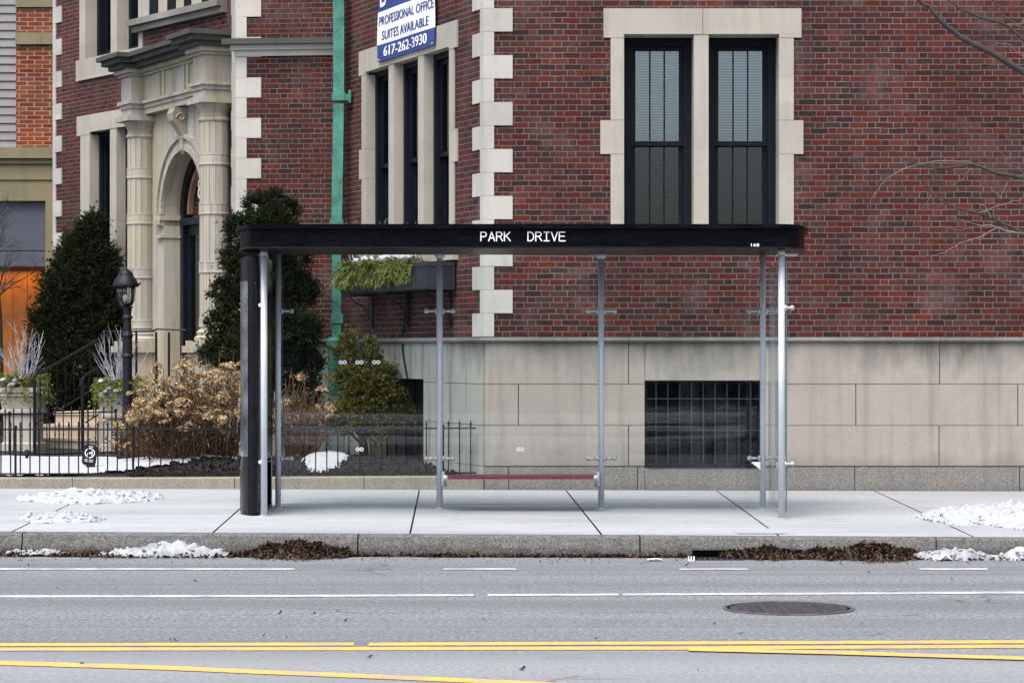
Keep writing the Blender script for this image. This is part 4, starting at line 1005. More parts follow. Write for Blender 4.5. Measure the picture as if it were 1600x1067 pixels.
# leaf debris in the gutter
def litter(name, x0, x1, hmax, wmax, n, seed, label):
    def prof(x):
        t = (x-x0)/(x1-x0); return max(0, math.sin(math.pi*t))**.5*max(.12, .62+1.1*fbm(x, seed, 0, 4, 2.6))
    m = MB(); nx_ = int((x1-x0)/.03); ny = 12
    for j in range(ny+1):
        for i in range(nx_+1):
            x = x0+(x1-x0)*i/nx_; t = j/ny; y = kerbY(x)-.02-wmax*prof(x)*t; m.v.append((x, y, .002+hmax*prof(x)*(1-t)**1.3+.012*fbm(x, y, seed, 3, 14)*(1-t)))
    for j in range(ny):
        for i in range(nx_): a = j*(nx_+1)+i; m.f.append((a, a+nx_+1, a+nx_+2, a+1))
    def f():
        x = random.uniform(x0, x1); t = random.random()**.8; pr = prof(x)
        t2 = t*1.25 if random.random() < .85 else t*2.2; y = kerbY(x)-.02-wmax*pr*t2; return (x, y, .006+max(0, hmax*pr*(1-min(1, t2))**1.3)+.008)
    base = m.build(name, 'litterbase', smooth=True); tag(base, label, 'leaf litter', kind='stuff')
    b = bits('dead_leaves', n, f, 'leaves', (.012, .065)); b.parent = base
    return base
L_ = lambda px: (px-800)*21.3/F
litter('leaf_litter', L_(375), L_(545), .15, .28, 3200, 3.3, 'heap of brown dead leaves against the kerb below the left shelter post')
litter('leaf_litter', L_(1125), L_(1455), .15, .32, 6500, 6.3, 'long heap of brown leaf debris in the gutter below the right side of the shelter')
litter('leaf_litter', L_(-80), L_(400), .035, .20, 3000, 8.3, 'thin strewn brown leaves along the left gutter under the snow')
litter('leaf_litter', L_(520), L_(1130), .012, .07, 900, 2.3, 'narrow line of dirt and leaf crumbs at the foot of the kerb')
litter('leaf_litter', L_(1440), L_(1760), .02, .16, 900, 4.9, 'leaf crumbs in front of the dirty snow at the right gutter')
def gr():
    x = random.uniform(-4.6, 4.6); y = kerbY(x)-.02-abs(random.gauss(0, .35))
    return (x, y, .006)
tag(bits('road_grit', 700, gr, 'leaves', (.01, .028)), 'tiny leaf crumbs and grit scattered on the road edge', 'grit', kind='stuff')
def gr2():
    x = random.uniform(-4, 4); y = random.uniform(13.2, 20); return (x, y, .008)
tag(bits('road_pebbles', 45, gr2, 'litterbase', (.02, .045)), 'a few dark specks lying on the road lanes', 'grit', kind='stuff')
# storm drain opening at the kerb
c = P(1120, 872, Dr(874)); root = empty('storm_drain', (c.x, c.y, 0), 'dark storm drain inlet at the foot of the kerb', 'drain')
m = MB(); yy = kerbY(c.x); m.box(W0, c.x-.20, c.x+.22, yy-.30, yy-.06, .001, .007)
m.build('frame', 'mist', root)
m = MB()
for i in range(9): m.box(W0, c.x-.18+i*.045, c.x-.155+i*.045, yy-.28, yy-.08, .008, .014)
m.build('grate', 'iron', root)
m = MB(); m.box(W0, c.x-.19, c.x+.21, yy-.052, yy-.037, .001, .065); m.build('inlet', 'void', root)
# white letter-like mark of thin strips lying by the drain
c = P(1080, 875, Dr(878)); m = MB()
for (dx, w_) in ((-.022, .005), (0, .005), (.022, .005)): m.box(W0, c.x+dx-w_, c.x+dx+w_, c.y-.012, c.y-.006, .006, .05)
m.box(W0, c.x-.027, c.x+.027, c.y-.012, c.y-.006, .0055, .013); tag(m.build('plastic_clip', 'white'), 'small white three-pronged plastic piece in the gutter', 'litter')
def paper(px, py, w_, d_, h_, label, seed):
    c = P(px, py, Dr(py)); m = MB(); n = 6
    for j in range(n+1):
        for i in range(n+1):
            x = c.x+w_*(i/n-.5); y = c.y+d_*(j/n-.5); m.v.append((x, y, .012+h_*max(0, .5+fbm(x, y, seed, 3, 12))*(1-abs(2*i/n-1)**2)))
    for j in range(n):
        for i in range(n): a = j*(n+1)+i; m.f.append((a, a+1, a+n+2, a+n+1))
    tag(m.build('paper_scrap', 'white', smooth=False), label, 'litter')
paper(1023, 876, .12, .1, .012, 'flat scrap of white paper in the gutter left of the drain', 3)
paper(1477, 876, .11, .1, .07, 'crumpled white paper scrap in front of the dirty snow', 5)
# utility plates set in the pavement near the kerb
p0, p1 = wpt(1150, 834), wpt(1238, 828)
root = empty('utility_cover', (p0.x, p0.y, walkZ(p0.x, p0.y)), 'pale rectangular utility cover in the pavement by the kerb', 'cover')
m = MB(); z_ = walkZ(p0.x, p0.y)+.004; m.box(W0, p0.x, p1.x, p0.y-.02, p1.y+.16, z_-.02, z_+.004); m.build('plate', 'concrete', root)
m = MB(); m.box(W0, p0.x+.02, p1.x-.12, p0.y-.045, p0.y-.024, z_-.01, z_+.002); m.build('rim', 'mist', root)
# garden snow
heap('garden_snow', -6.35, 29.78, 3.0, 1.72, .07, 'snow', 3.1, lambda x, y: gz(x, y)+.022, cell=.05, rag=.15, lump=.12, power=.3, kind='stuff', label='smooth white snow covering the left of the garden behind the fence', cat='snow')
heap('snow_patch', (360-800)*29.9/F, 30.3, .3, .75, .06, 'snow', 5.5, gz, cell=.05, rag=.25, lump=.3, power=.4, label='snow patch under the hydrangea just left of the advertising case', cat='snow patch')
heap('snow_patch', (512-800)*29.4/F, 29.3, .27, 1.3, .07, 'snow', 8.5, gz, cell=.05, rag=.22, lump=.3, power=.4, label='white snow patch behind the left glass panel', cat='snow patch')
# ------------------------------------------------------------------ iron fences
def picket(h):
    m = MB(); m.box(W0, -.0065, .0065, -.0065, .0065, 0, h-.07); m.lathe((0, 0, h-.07), [(.008, 0), (.014, .01), (.007, .022), (.013, .04), (.002, .075)], 6)
    m.box(W0, -.0085, .0085, -.0085, .0085, h*.42, h*.42+.02)
    o = m.build('picket', 'iron'); return o
def fence(name, a, b, za, zb, h, n, label, rails, gates=(), post_every=14):
    a, b = Vector(a), Vector(b); root = empty(name, (a.x, a.y, za), label, 'fence')
    fr = Fr(a.x, a.y, b.x, b.y); L = fr.L
    for (t, th) in rails:
        m = MB(); k = len(m.v)
        for (u, z) in ((0, za+t), (L, zb+t)):
            for (v, dz) in ((-.008, -.008), (.008, -.008), (.008, .008), (-.008, .008)): m.v.append(tuple(fr.pt(u, v, z+dz)))
        m.f += [(0, 1, 5, 4), (1, 2, 6, 5), (2, 3, 7, 6), (3, 0, 4, 7), (0, 3, 2, 1), (4, 5, 6, 7)]; m.build('rail', 'iron', root)
    pk = picket(h); first = True
    for i in range(n):
        t = (i+.5)/n; pos = fr.pt(L*t, 0, za+(zb-za)*t)
        if first: pk.parent = root; pk.matrix_parent_inverse = Matrix.Translation(-Vector(root.location)); pk.location = pos; first = False
        else: cp(pk, root, pos)
    for i in range(0, n+1, post_every):
        t = min(1, i/n); q = fr.pt(L*t, 0, 0); z_ = za+(zb-za)*t
        m = MB(); m.tube([(q.x, q.y, z_-.12), (q.x, q.y, z_+h-.08)], .013, 8); m.ball((q.x, q.y, z_+h-.06), .022); m.build('post', 'iron', root)
    return root
X = lambda px, D: (px-800)*D/F
fence('iron_fence', (X(208, 27.8), 27.8), (X(744, 27.8), 27.8), .375, .385, .585, 31, 'low black iron fence with spear pickets behind the shelter, right run', [(.505, .01), (.02, .01)])
fence('iron_fence', (X(-400, 27.8), 27.8), (X(206, 27.8), 27.8), .375, .375, .585, 40, 'low black iron fence with spear pickets on the stone edging, left run', [(.50, .01), (.02, .01)])
fence('iron_fence', (X(-160, 31.0), 31.0), (X(181, 32.6), 32.6), .38, .41, .62, 26, 'second iron fence farther back beside the entrance walk', [(.54, .01), (.03, .01)], post_every=13)
# ------------------------------------------------------------------ steps, walk, handrails
SF = Fr(X(186, 33.6), 33.6, X(186, 33.6)-.454*3.3, 33.6+.891*3.3)
m = MB()
ST = Fr(X(38, 33.95), 33.95, X(174, 33.55), 33.55); zs_ = [.25, .574, .738, .895]
for i in range(3):
    m.box(ST, 0, ST.L, -3.2, -.42*i, zs_[i] if i == 0 else zs_[i]+.002, zs_[i+1]-.035); m.box(ST, -.01, ST.L+.01, -3.2, -.42*i+.025, zs_[i+1]-.034, zs_[i+1])
tag(m.build('entrance_steps', 'brown'), 'tan stone steps rising to the arched entrance', 'steps')
m = MB(); m.box(SF, -.35, .095, -.7, .25, .25, 1.05); tag(m.build('step_wall', 'planter'), 'pale stone cheek wall at the near side of the entrance steps', 'wall')
m = MB(); k = [SF.pt(.1, .02, .425), SF.pt(3.2, .02, .425), SF.pt(5.5, 6, .40), SF.pt(1.5, 6, .38)]; m.face([tuple(q) for q in k]); tag(m.build('entrance_walk', 'concrete'), kind='structure')
def rail(pts, posts, label):
    a = pts[0]; root = empty('handrail', (a.x, a.y, .45), label, 'handrail')
    m = MB(); m.tube(pts, .017, 8); m.build('rail', 'iron', root)
    for (top, zb) in posts: m = MB(); m.tube([(top.x, top.y, zb), top], .022 if zb < .6 else .013, 8); m.build('post', 'iron', root)
    lo = [q-Vector((0, 0, .62)) for q in pts[2:]]; m = MB(); m.tube(lo, .010, 6); m.build('lower_rail', 'iron', root)
    for i in range(9):
        t = (i+.5)/9; q = pts[2].lerp(pts[-1], t); m = MB(); m.tube([q-Vector((0, 0, .62)), q], .0065, 5); m.build('baluster', 'iron', root)
D1, D2 = 32.6, 34.8
a, b = P(56, 586, D1+.1), P(171, 521, D2)
rail([P(49.5, 600, D1), P(50.5, 593, D1), a, b], [(P(54, 592, D1), .40), (b, 1.0)], 'black handrail on the far side of the entrance steps')
a, b = P(134, 586, 33.5), P(205, 544, 35.2)
rail([P(125, 604, 33.3), P(126.5, 596, 33.3), a, b], [(P(129, 592, 33.3), .42), (b, 1.0)], 'black handrail on the near side of the entrance steps')
root = empty('porch_railing', P(175, 560, 35.4), 'black iron railing on the porch below the stone columns', 'railing')
m = MB(); m.tube([P(160, 518, 35.6), P(238, 518, 35.2), P(246, 514, 35.1), P(290, 516, 35.0)], .014, 6); m.build('rail', 'iron', root)
for px in (186, 213, 244, 264): m = MB(); m.tube([P(px, 519, 35.3), P(px, 600, 35.3)], .017, 6); m.build('post', 'iron', root)
# ------------------------------------------------------------------ planters with winter arrangements
def planter(px, D, ztop, zb, w_, label, label2):
    x = X(px, D); root = empty('stone_planter', (x, D, zb), label, 'planter', 'stone planters by the entrance steps')
    fr = Fr(x, D, x+1, D-.15)
    m = MB(); n = 4
    def ring(m, prof):
        k = len(m.v)
        for r, z in prof:
            for (a, b) in ((-1, 1), (1, 1), (1, -1), (-1, -1)): m.v.append(tuple(fr.pt(a*r, b*r, z)))
        for i in range(len(prof)-1):
            for a in range(4): b = (a+1) % 4; m.f.append((k+4*i+a, k+4*i+b, k+4*i+4+b, k+4*i+4+a))
        m.f.append((k, k+3, k+2, k+1)); e = k+4*(len(prof)-1); m.f.append((e, e+1, e+2, e+3))
    h = ztop-zb; t = .33
    ring(m, [(w_*.9, ztop-t), (w_*.9, ztop-t+.03), (w_*.80, ztop-t+.05), (w_*.88, ztop-.13), (w_*.94, ztop-.11), (w_*.94, ztop-.08), (w_, ztop-.06), (w_, ztop), (w_*.85, ztop), (w_*.84, ztop-.05)]); m.build('bowl', 'planter', root, smooth=False)
    m = MB(); ring(m, [(w_*.95, zb), (w_*.95, zb+.1), (w_*.74, zb+.12), (w_*.74, ztop-t-.04), (w_*.8, ztop-t-.001)]); m.build('pier', 'planter', root)
    r2 = empty('winter_arrangement', (x, D, ztop), label2, 'plants', 'winter arrangements in the stone planters')
    m = MB()
    for i in range(26):
        a = random.uniform(0, 6.28); sp = random.uniform(.05, .62); L = random.uniform(.5, .95)
        dv = Vector((math.cos(a)*sp, math.sin(a)*sp*.8, 1)).normalized(); p = Vector((x+random.gauss(0, .05), D+random.gauss(0, .05), ztop-.03))
        pts = [p]; q = p.copy(); dd = dv.copy()
        for s_ in range(5):
            dd = (dd+Vector((random.gauss(0, .08), random.gauss(0, .08), random.gauss(0, .05)))).normalized(); q = q+dd*L/5; pts.append(q.copy())
        m.tube(pts, [.009, .008, .007, .005, .004, .0015], 5)
        for s_ in (2, 3, 4):
            m.tube([pts[s_], pts[s_]+(dd+Vector((random.gauss(0, .5), random.gauss(0, .4), .2))).normalized()*random.uniform(.1, .22)], [.004, .0015], 4)
    m.build('twigs', 'twig', r2)
    m = MB()
    for i in range(230):
        a = random.uniform(0, 6.28); up = random.uniform(-.35, .9); dv = Vector((math.cos(a), math.sin(a), up)).normalized(); p = Vector((x, D, ztop+.02))+dv*random.uniform(.05, .16); L = random.uniform(.12, .3)
        q = p.copy(); vel = dv*L/6
        for s_ in range(6):
            q = q+vel; vel.z -= .007
            for r_ in range(4): m.blade(q, (vel.normalized()+Vector((random.gauss(0, .5), random.gauss(0, .5), random.gauss(0, .5)))).normalized(), random.uniform(.035, .07), .013)
    m.build('greenery', 'sprig', r2)
    m = MB()
    for i in range(6): blob(m, (x+random.uniform(-.26, .2), D-random.uniform(.12, .26), ztop+random.uniform(.0, .14)), .04, .04, .028, i+px)
    m.build('snow_lump', 'snow', r2, smooth=True)
planter(37, 33.4, P(0, 605, 33.4).z, .42, .27, 'square stone planter on a pier left of the entrance steps', 'white twigs and evergreens in the left stone planter')
planter(186, 33.0, P(0, 612, 33.0).z, .42, .21, 'square stone planter partly hidden behind the lamp post', 'white twigs and evergreens in the planter behind the lamp post')
# ------------------------------------------------------------------ lamp post
D = 30.2; lx = X(199, D); zl = lambda py: CZ+(HZ-py)*D/F; root = empty('lamp_post', (lx, D, .37), 'short black garden lamp post with glass lantern before the entrance', 'lamp post')
m = MB(); m.lathe((lx, D, 0), [(.12, .37), (.12, .45), (.085, .5), (.085, .75), (.1, .78), (.065, .83), (.055, zl(600)), (.055, zl(560)), (.075, zl(556)), (.06, zl(552)), (.058, zl(528)), (.07, zl(524)), (.05, zl(518)), (.045, zl(500)), (.066, zl(496)), (.045, zl(492)), (.055, zl(482)), (.075, zl(479))], 14)
m.build('post', 'iron', root, smooth=False)
m = MB()
for s_ in (-1, 1):
    for (zz, r_) in ((.50, .05), (.66, .045), (.86, .04)): m.tube([(lx+s_*(.10+r_*math.cos(t*.55)*(1-t/18)), D-.06, zz+r_*math.sin(t*.55)*(1-t/18)) for t in range(14)], .010, 6)
m.build('scroll', 'iron', root)
LX = lx-.02
m = MB(); m.lathe((LX, D, 0), [(.06, zl(479)), (.095, zl(470)), (.108, zl(458)), (.108, zl(447))], 16); m.build('lantern_glass', 'glasslamp', root, smooth=True)
m = MB()
for a in range(6):
    t = a*math.pi/3+.3; m.tube([(LX+.07*math.cos(t), D+.07*math.sin(t), zl(478)), (LX+.1*math.cos(t), D+.1*math.sin(t), zl(469)), (LX+.112*math.cos(t), D+.112*math.sin(t), zl(447))], .006, 5)
m.build('cage', 'iron', root)
m = MB(); m.lathe((LX, D, 0), [(.15, zl(447)-.01), (.155, zl(446)), (.15, zl(443)), (.128, zl(437)), (.1, zl(432)), (.088, zl(431)), (.09, zl(429)), (.07, zl(424)), (.03, zl(421)), (.012, zl(418)), (.004, zl(416))], 20); m.tube([(LX+.14, D, zl(446)), (LX+.165, D, zl(444)), (LX+.175, D, zl(441))], .012, 6); m.build('hood', 'iron', root, smooth=True)
m = MB(); m.ball((LX, D, zl(466)), .045, 12, 8); m.build('bulb', 'bulb', root, smooth=True)
# ------------------------------------------------------------------ security sign
D = 28.75; sx = X(140, D); root = empty('yard_sign', (sx, D, gz(sx, D)), 'small black yard sign with round white emblem in the snow', 'sign')
zz = lambda py: CZ+(HZ-py)*D/F
def rot2(x, z, a=-.13): return (sx+x*math.cos(a)-z*math.sin(a), zz(711)+x*math.sin(a)+z*math.cos(a))
m = MB(); oc = [(-.055, -.115), (.055, -.115), (.08, -.08), (.08, .09), (.05, .12), (-.05, .12), (-.08, .09), (-.08, -.08)]
k = len(oc)
for y in (D-.004, D+.004):
    for (x, z) in oc: a, b = rot2(x, z); m.v.append((a, y, b))
m.f += [tuple(range(k)), tuple(reversed(range(k, 2*k)))]+[(i, k+i, k+(i+1) % k, (i+1) % k) for i in range(k)]
m.build('panel', 'iron', root)
m = MB(); n = 28
for i in range(n):
    q = []
    for t in (2*math.pi*i/n, 2*math.pi*(i+1)/n):
        for r in (.047, .056): q.append((r*math.cos(t), .025+r*math.sin(t)))
    pts = [rot2(*q[0]), rot2(*q[1]), rot2(*q[3]), rot2(*q[2])]; m.face([(x, D-.0065, z) for x, z in pts])
def sl(a, b, w_=.006):
    d_ = Vector((b[0]-a[0], b[1]-a[1])).normalized(); n_ = Vector((-d_.y, d_.x))*w_
    pts = [rot2(a[0]-n_.x, a[1]-n_.y), rot2(b[0]-n_.x, b[1]-n_.y), rot2(b[0]+n_.x, b[1]+n_.y), rot2(a[0]+n_.x, a[1]+n_.y)]; m.face([(x, D-.0066, z) for x, z in pts])
for a, b in (((-.026, -.005), (-.022, .05)), ((-.022, .05), (.0, .015)), ((.0, .015), (.024, .05)), ((.024, .05), (.026, -.005)), ((-.05, -.052), (.05, -.052)), ((-.045, -.07), (.045, -.07)), ((-.03, .098), (.03, .098))): sl(a, b, (.0045 if abs(a[1]-b[1]) > .01 else .003))
m.build('emblem', 'white', root)
m = MB(); m.box(W0, sx-.035, sx+.06, D-.02, D+.02, gz(sx, D)-.05, zz(722)); m.build('stake', 'iron', root)
# small stake light
D = 30.6; px_ = X(42, D); root = empty('stake_light', (px_, D, gz(px_, D)), 'small black stake light in the snow left of the yard sign', 'garden light'); zb = gz(px_, D)
m = MB(); m.tube([(px_, D, zb-.05), (px_, D, zb+.12)], .02, 8); m.build('stake', 'iron', root)
m = MB(); m.lathe((px_, D, zb+.1), [(.035, 0), (.04, .01), (.03, .05), (.01, .07)], 10); m.build('head', 'iron', root)
# ------------------------------------------------------------------ shrubs
def conifer(name, x, y, z0, H, rb, n, mat, label, cat, seed, blade=(.06, .12), bw_=.018, shape=.75, lean=0, tips=None, dens=5, group=None):
    random.seed(seed); root = empty(name, (x, y, z0), label, cat, group)
    m = MB(); m.tube([(x, y, z0-.1), (x+.02, y, z0+H*.4), (x+lean, y, z0+H*.85)], [.05, .035, .01], 8)
    for i in range(26):
        t = random.uniform(.08, .8); a = random.uniform(0, 6.28); rr_ = rb*(1-t)**shape*.8
        p = Vector((x+lean*t, y, z0+H*t)); m.tube([p, p+Vector((math.cos(a)*rr_, math.sin(a)*rr_, rr_*.5))], [.012, .004], 5)
    m.build('trunk', 'bark', root)
    m = MB()
    for i in range(n):
        t = random.random()**1.15; a = random.uniform(0, 2*math.pi)
        prof = rb*((1-t)**shape)*min(1, .62+t*2.2)
        lump = 1+.8*noise.noise(Vector((math.cos(a)*1.3+seed, math.sin(a)*1.3, t*H*2.1)))+.4*noise.noise(Vector((math.cos(a)*3+seed, math.sin(a)*3, t*H*6)))
        r = prof*lump*(1-abs(random.gauss(0, .22)))
        p = Vector((x+lean*t+r*math.cos(a), y+r*math.sin(a), z0+t*H*(1+.06*noise.noise(Vector((a, seed, 1))))))
        out = Vector((math.cos(a), math.sin(a), random.uniform(.1, 1.2))).normalized()
        L = random.uniform(.6, 1.3)*blade[1]
        for s_ in range(3):
            q = p+out*L*s_*.45
            for k in range(dens): m.blade(q, (out+Vector((random.gauss(0, .55), random.gauss(0, .55), random.gauss(0, .55)))).normalized(), random.uniform(*blade), bw_)
    m.build('crown', mat, root); return root
def clump_shrub(name, D, zb, clumps, per, mat, label, cat, seed, blade, bw_, depth=.8):
    random.seed(seed); cx_ = sum(c[0] for c in clumps)/len(clumps); root = empty(name, (X(cx_, D), D, zb), label, cat)
    top = min(clumps, key=lambda c: c[1]); m = MB(); base = Vector((X(cx_, D), D, zb-.1)); tp = P(top[0], top[1], D)
    m.tube([base, base.lerp(tp, .4)+Vector((.03, 0, 0)), base.lerp(tp, .9)], [.06, .04, .01], 8)
    cs_ = []
    for (px, py, r) in clumps:
        R_ = r*D/F; c_ = P(px, py, D+random.uniform(-.3, .3)*R_*2); cs_.append((c_, R_)); j = base.lerp(tp, min(.85, max(.05, (c_.z-zb)/(tp.z-zb)-.15))); m.tube([j, j.lerp(c_, .5), c_], [.022, .014, .005], 5)
    m.build('trunk', 'bark', root); m = MB()
    for (c_, R_) in cs_:
        for i in range(int(per*R_*R_)):
            dv = Vector((random.gauss(0, 1), random.gauss(0, 1)*depth, random.gauss(.25, 1))).normalized()
            rr_ = R_*(1+.35*noise.noise(dv*2.3+c_*3))*random.uniform(.45, 1.08); p = c_+dv*rr_
            if p.z < zb: continue
            out = (dv+Vector((0, 0, .35))+Vector((random.gauss(0, .3), random.gauss(0, .3), random.gauss(0, .3)))).normalized(); L = random.uniform(.5, 1.3)*blade[1]*(2.3 if random.random() < .13 else 1)
            for s_ in range(3):
                q = p+out*L*s_*.5
                for k in range(4): m.blade(q, (out+Vector((random.gauss(0, .5), random.gauss(0, .5), random.gauss(0, .5)))).normalized(), random.uniform(*blade), bw_)
    m.build('crown', mat, root); return root
clump_shrub('yew_tree', 38.2, .45, [(146, 348, 13), (138, 372, 22), (120, 405, 30), (152, 412, 30), (104, 452, 36), (158, 458, 34), (90, 508, 38), (132, 512, 46), (174, 520, 28), (76, 566, 32), (122, 578, 50), (172, 590, 32), (100, 635, 42), (150, 640, 42)], 12500, 'yew', 'tall dark yew left of the entrance columns', 'evergreen tree', 11, (.03, .07), .014)
clump_shrub('yew_tree', 31.0, .42, [(428, 312, 11), (402, 325, 17), (452, 330, 13), (378, 362, 22), (425, 360, 32), (366, 408, 18), (405, 420, 38), (350, 455, 16), (445, 450, 28), (382, 480, 36), (340, 505, 14), (355, 545, 28), (405, 545, 42), (450, 515, 28), (325, 555, 11), (455, 580, 30), (466, 398, 18), (472, 455, 22), (474, 520, 24), (484, 570, 18), (478, 615, 20)], 15000, 'yew', 'dark yew behind the advertising case, right of the entrance', 'evergreen tree', 12, (.03, .06), .012)
clump_shrub('golden_conifer', 30.1, .42, [(546, 532, 10), (538, 552, 14), (578, 542, 11), (572, 570, 22), (600, 588, 17), (545, 592, 20), (570, 618, 30), (608, 622, 20), (628, 645, 15), (548, 648, 24), (588, 655, 28), (525, 655, 12)], 12500, 'gold', 'golden-green dwarf conifer behind the left glass panel', 'shrub', 13, (.025, .05), .014)
def hydrangea(x, y, z0, rx, ry, H, nst, nh, label, seed, heads=True, zmax=1.0):
    random.seed(seed); root = empty('hydrangea_bush', (x, y, z0), label, 'shrub')
    m = MB(); tips = []
    for i in range(nst):
        a = random.uniform(0, 6.28); s_ = random.random()**.5; tx = x+math.cos(a)*rx*s_; ty = y+math.sin(a)*ry*s_; hz_ = H*(1-.45*s_*s_)*random.uniform(.45, 1.0)
        p0_ = Vector((x+(tx-x)*.35+random.gauss(0, .05), y+(ty-y)*.35, z0)); p3 = Vector((tx, ty, z0+hz_)); p1_ = p0_.lerp(p3, .35)+Vector((random.gauss(0, .03), 0, .05)); p2 = p0_.lerp(p3, .7)+Vector((random.gauss(0, .04), 0, .03))
        m.tube([p0_, p1_, p2, p3], [.007, .006, .005, .0035], 5); tips.append((p3, (p3-p2).normalized()))
        if random.random() < .6:
            e = p2+Vector((random.gauss(0, .12), random.gauss(0, .1), random.uniform(.05, .2))); m.tube([p2, e], [.004, .002], 4); tips.append((e, (e-p2).normalized()))
    m.build('stems', 'stem', root)
    lv = MB()
    for i in range(nst*4):
        t_, dv = random.choice(tips); q = t_+Vector((random.gauss(0, .12), random.gauss(0, .1), -abs(random.gauss(0, .22))))
        if q.z > z0+.05: lv.blade(q, Vector((random.gauss(0, 1), random.gauss(0, 1), random.gauss(-.4, .6))).normalized(), random.uniform(.03, .07), .03)
    lv.build('dried_leaves', 'leaves', root)
    protos = []
    for v_ in range(5):
        h = MB()
        for i in range(120):
            dv = Vector((random.gauss(0, 1), random.gauss(0, 1), abs(random.gauss(0, 1))*.9-.15)).normalized(); q = Vector((dv.x*.072, dv.y*.072, dv.z*.048))*random.uniform(.65, 1.05)
            nrm = (dv+Vector((random.gauss(0, .5), random.gauss(0, .5), random.gauss(0, .5)))).normalized(); a_ = nrm.orthogonal().normalized(); b_ = nrm.cross(a_); s1 = random.uniform(.008, .014)
            h.face([q+a_*s1, q+b_*s1, q-a_*s1, q-b_*s1+nrm*.004])
        protos.append(h.build('flower_head', 'hyd', root))
    random.shuffle(tips); used = 0
    for (t_, dv) in tips[:nh]:
        if used < 5: o = protos[used]; o.matrix_parent_inverse = Matrix.Translation(-Vector(root.location)); o.location = t_
        else: o = cp(protos[used % 5], root, t_)
        sc = random.uniform(.75, 1.35); o.scale = (sc, sc, sc*.9); o.rotation_euler = (random.gauss(0, .5), random.gauss(0, .5), random.uniform(0, 6)); used += 1
    return root
hydrangea(X(272, 29.3), 29.3, .45, .68, .55, 1.22, 210, 99, 'large brown hydrangea bush with dried flower heads behind the fence', 21)
hydrangea(X(345, 29.9), 29.9, .45, .5, .45, 1.5, 100, 50, 'taller dried hydrangea beside the advertising case', 22)
hydrangea(X(468, 29.6), 29.6, .45, .42, .4, 1.15, 110, 14, 'sparse dried hydrangea stems seen through the left glass panel', 23)
hydrangea(X(212, 30.0), 30.0, .42, .25, .3, .62, 40, 16, 'small brown hydrangea clump at the foot of the lamp post', 24)
# ------------------------------------------------------------------ street trees, whose branches reach into the picture
def branch(m, pts, r0, r1, n=7):
    k = len(pts); m.tube(pts, [r0+(r1-r0)*i/(k-1) for i in range(k)], n)
def jag(pxs, D, sub=4, amp=.012, dy=0):
    out = []
    for i, ((a, b), (c_, d_)) in enumerate(zip(pxs, pxs[1:])):
        for s_ in range(sub):
            t = s_/sub; q = P(a+(c_-a)*t, b+(d_-b)*t, D+dy*(i+t)); out.append(q+Vector((random.gauss(0, amp), 0, random.gauss(0, amp))))
    out.append(P(*pxs[-1], D+dy*(len(pxs)-1))); return out
random.seed(5)
TX, TD = X(1830, 24.5), 24.5
root = empty('street_tree', (TX, TD, .15), 'bare street tree whose thin grey branches cross the brick wall at the right edge', 'tree')
m = MB(); m.tube([(TX, TD, .0), (TX+.02, TD, .6), (TX-.03, TD, 2.0), (TX+.05, TD, 3.6), (TX, TD, 5.2), (TX+.1, TD, 7.5)], [.2, .16, .14, .12, .09, .04], 12); m.build('trunk', 'bark', root, smooth=True)
m = MB()
T = lambda px, py: (px, py)
branch(m, jag([(1830, 230), (1700, 160), (1600, 113), (1550, 84), (1500, 58), (1470, 35), (1452, 12), (1425, -8)], TD, 3, .004), .04, .016)
branch(m, jag([(1700, 160), (1640, 90), (1600, 64), (1572, 38), (1530, 28), (1500, 16), (1478, -5)], TD, 3, .004), .02, .007)
branch(m, jag([(1572, 38), (1566, 15), (1550, 0), (1540, -20)], TD, 3, .003), .009, .005)
branch(m, jag([(1830, 370), (1700, 300), (1600, 279), (1560, 270), (1520, 258), (1470, 264), (1440, 258), (1408, 252)], TD, 3, .004), .028, .005)
branch(m, jag([(1830, 420), (1700, 390), (1600, 366), (1550, 340), (1520, 332), (1480, 320), (1455, 303), (1445, 285), (1428, 273)], TD, 3, .004), .02, .003)
m.build('limbs', 'bark', root, smooth=True)
m = MB()
for pts, r in (([(1520, 256), (1515, 251), (1470, 252), (1440, 256), (1410, 265), (1385, 280), (1372, 295), (1362, 312), (1360, 326)], .006), ([(1518, 262), (1505, 278), (1490, 290)], .005), ([(1600, 366), (1560, 356), (1530, 370), (1500, 380), (1475, 396), (1455, 398)], .008),
               ([(1560, 356), (1520, 350), (1488, 338)], .006), ([(1530, 332), (1545, 328), (1570, 318), (1590, 313), (1620, 300)], .005), ([(1565, 310), (1570, 295), (1574, 285)], .004), ([(1565, 310), (1555, 300), (1545, 292)], .004), ([(1548, 340), (1538, 322), (1528, 318)], .006), ([(1500, 16), (1490, 22)], .003),
               ([(1455, 305), (1448, 318), (1440, 328)], .003), ([(1572, 38), (1590, 40), (1612, 22)], .004), ([(1600, 90), (1580, 72), (1560, 68), (1545, 72)], .003), ([(1600, 45), (1585, 35), (1560, 22)], .003), ([(1520, 355), (1500, 360), (1470, 352)], .003), ([(1575, 250), (1565, 240), (1560, 232)], .003), ([(1610, 280), (1590, 262), (1570, 255)], .003)):
    branch(m, jag(pts, TD-.02, 3, .006), r, r*.35, 5)
m.build('twigs', 'barkl', root)
D = 37.0
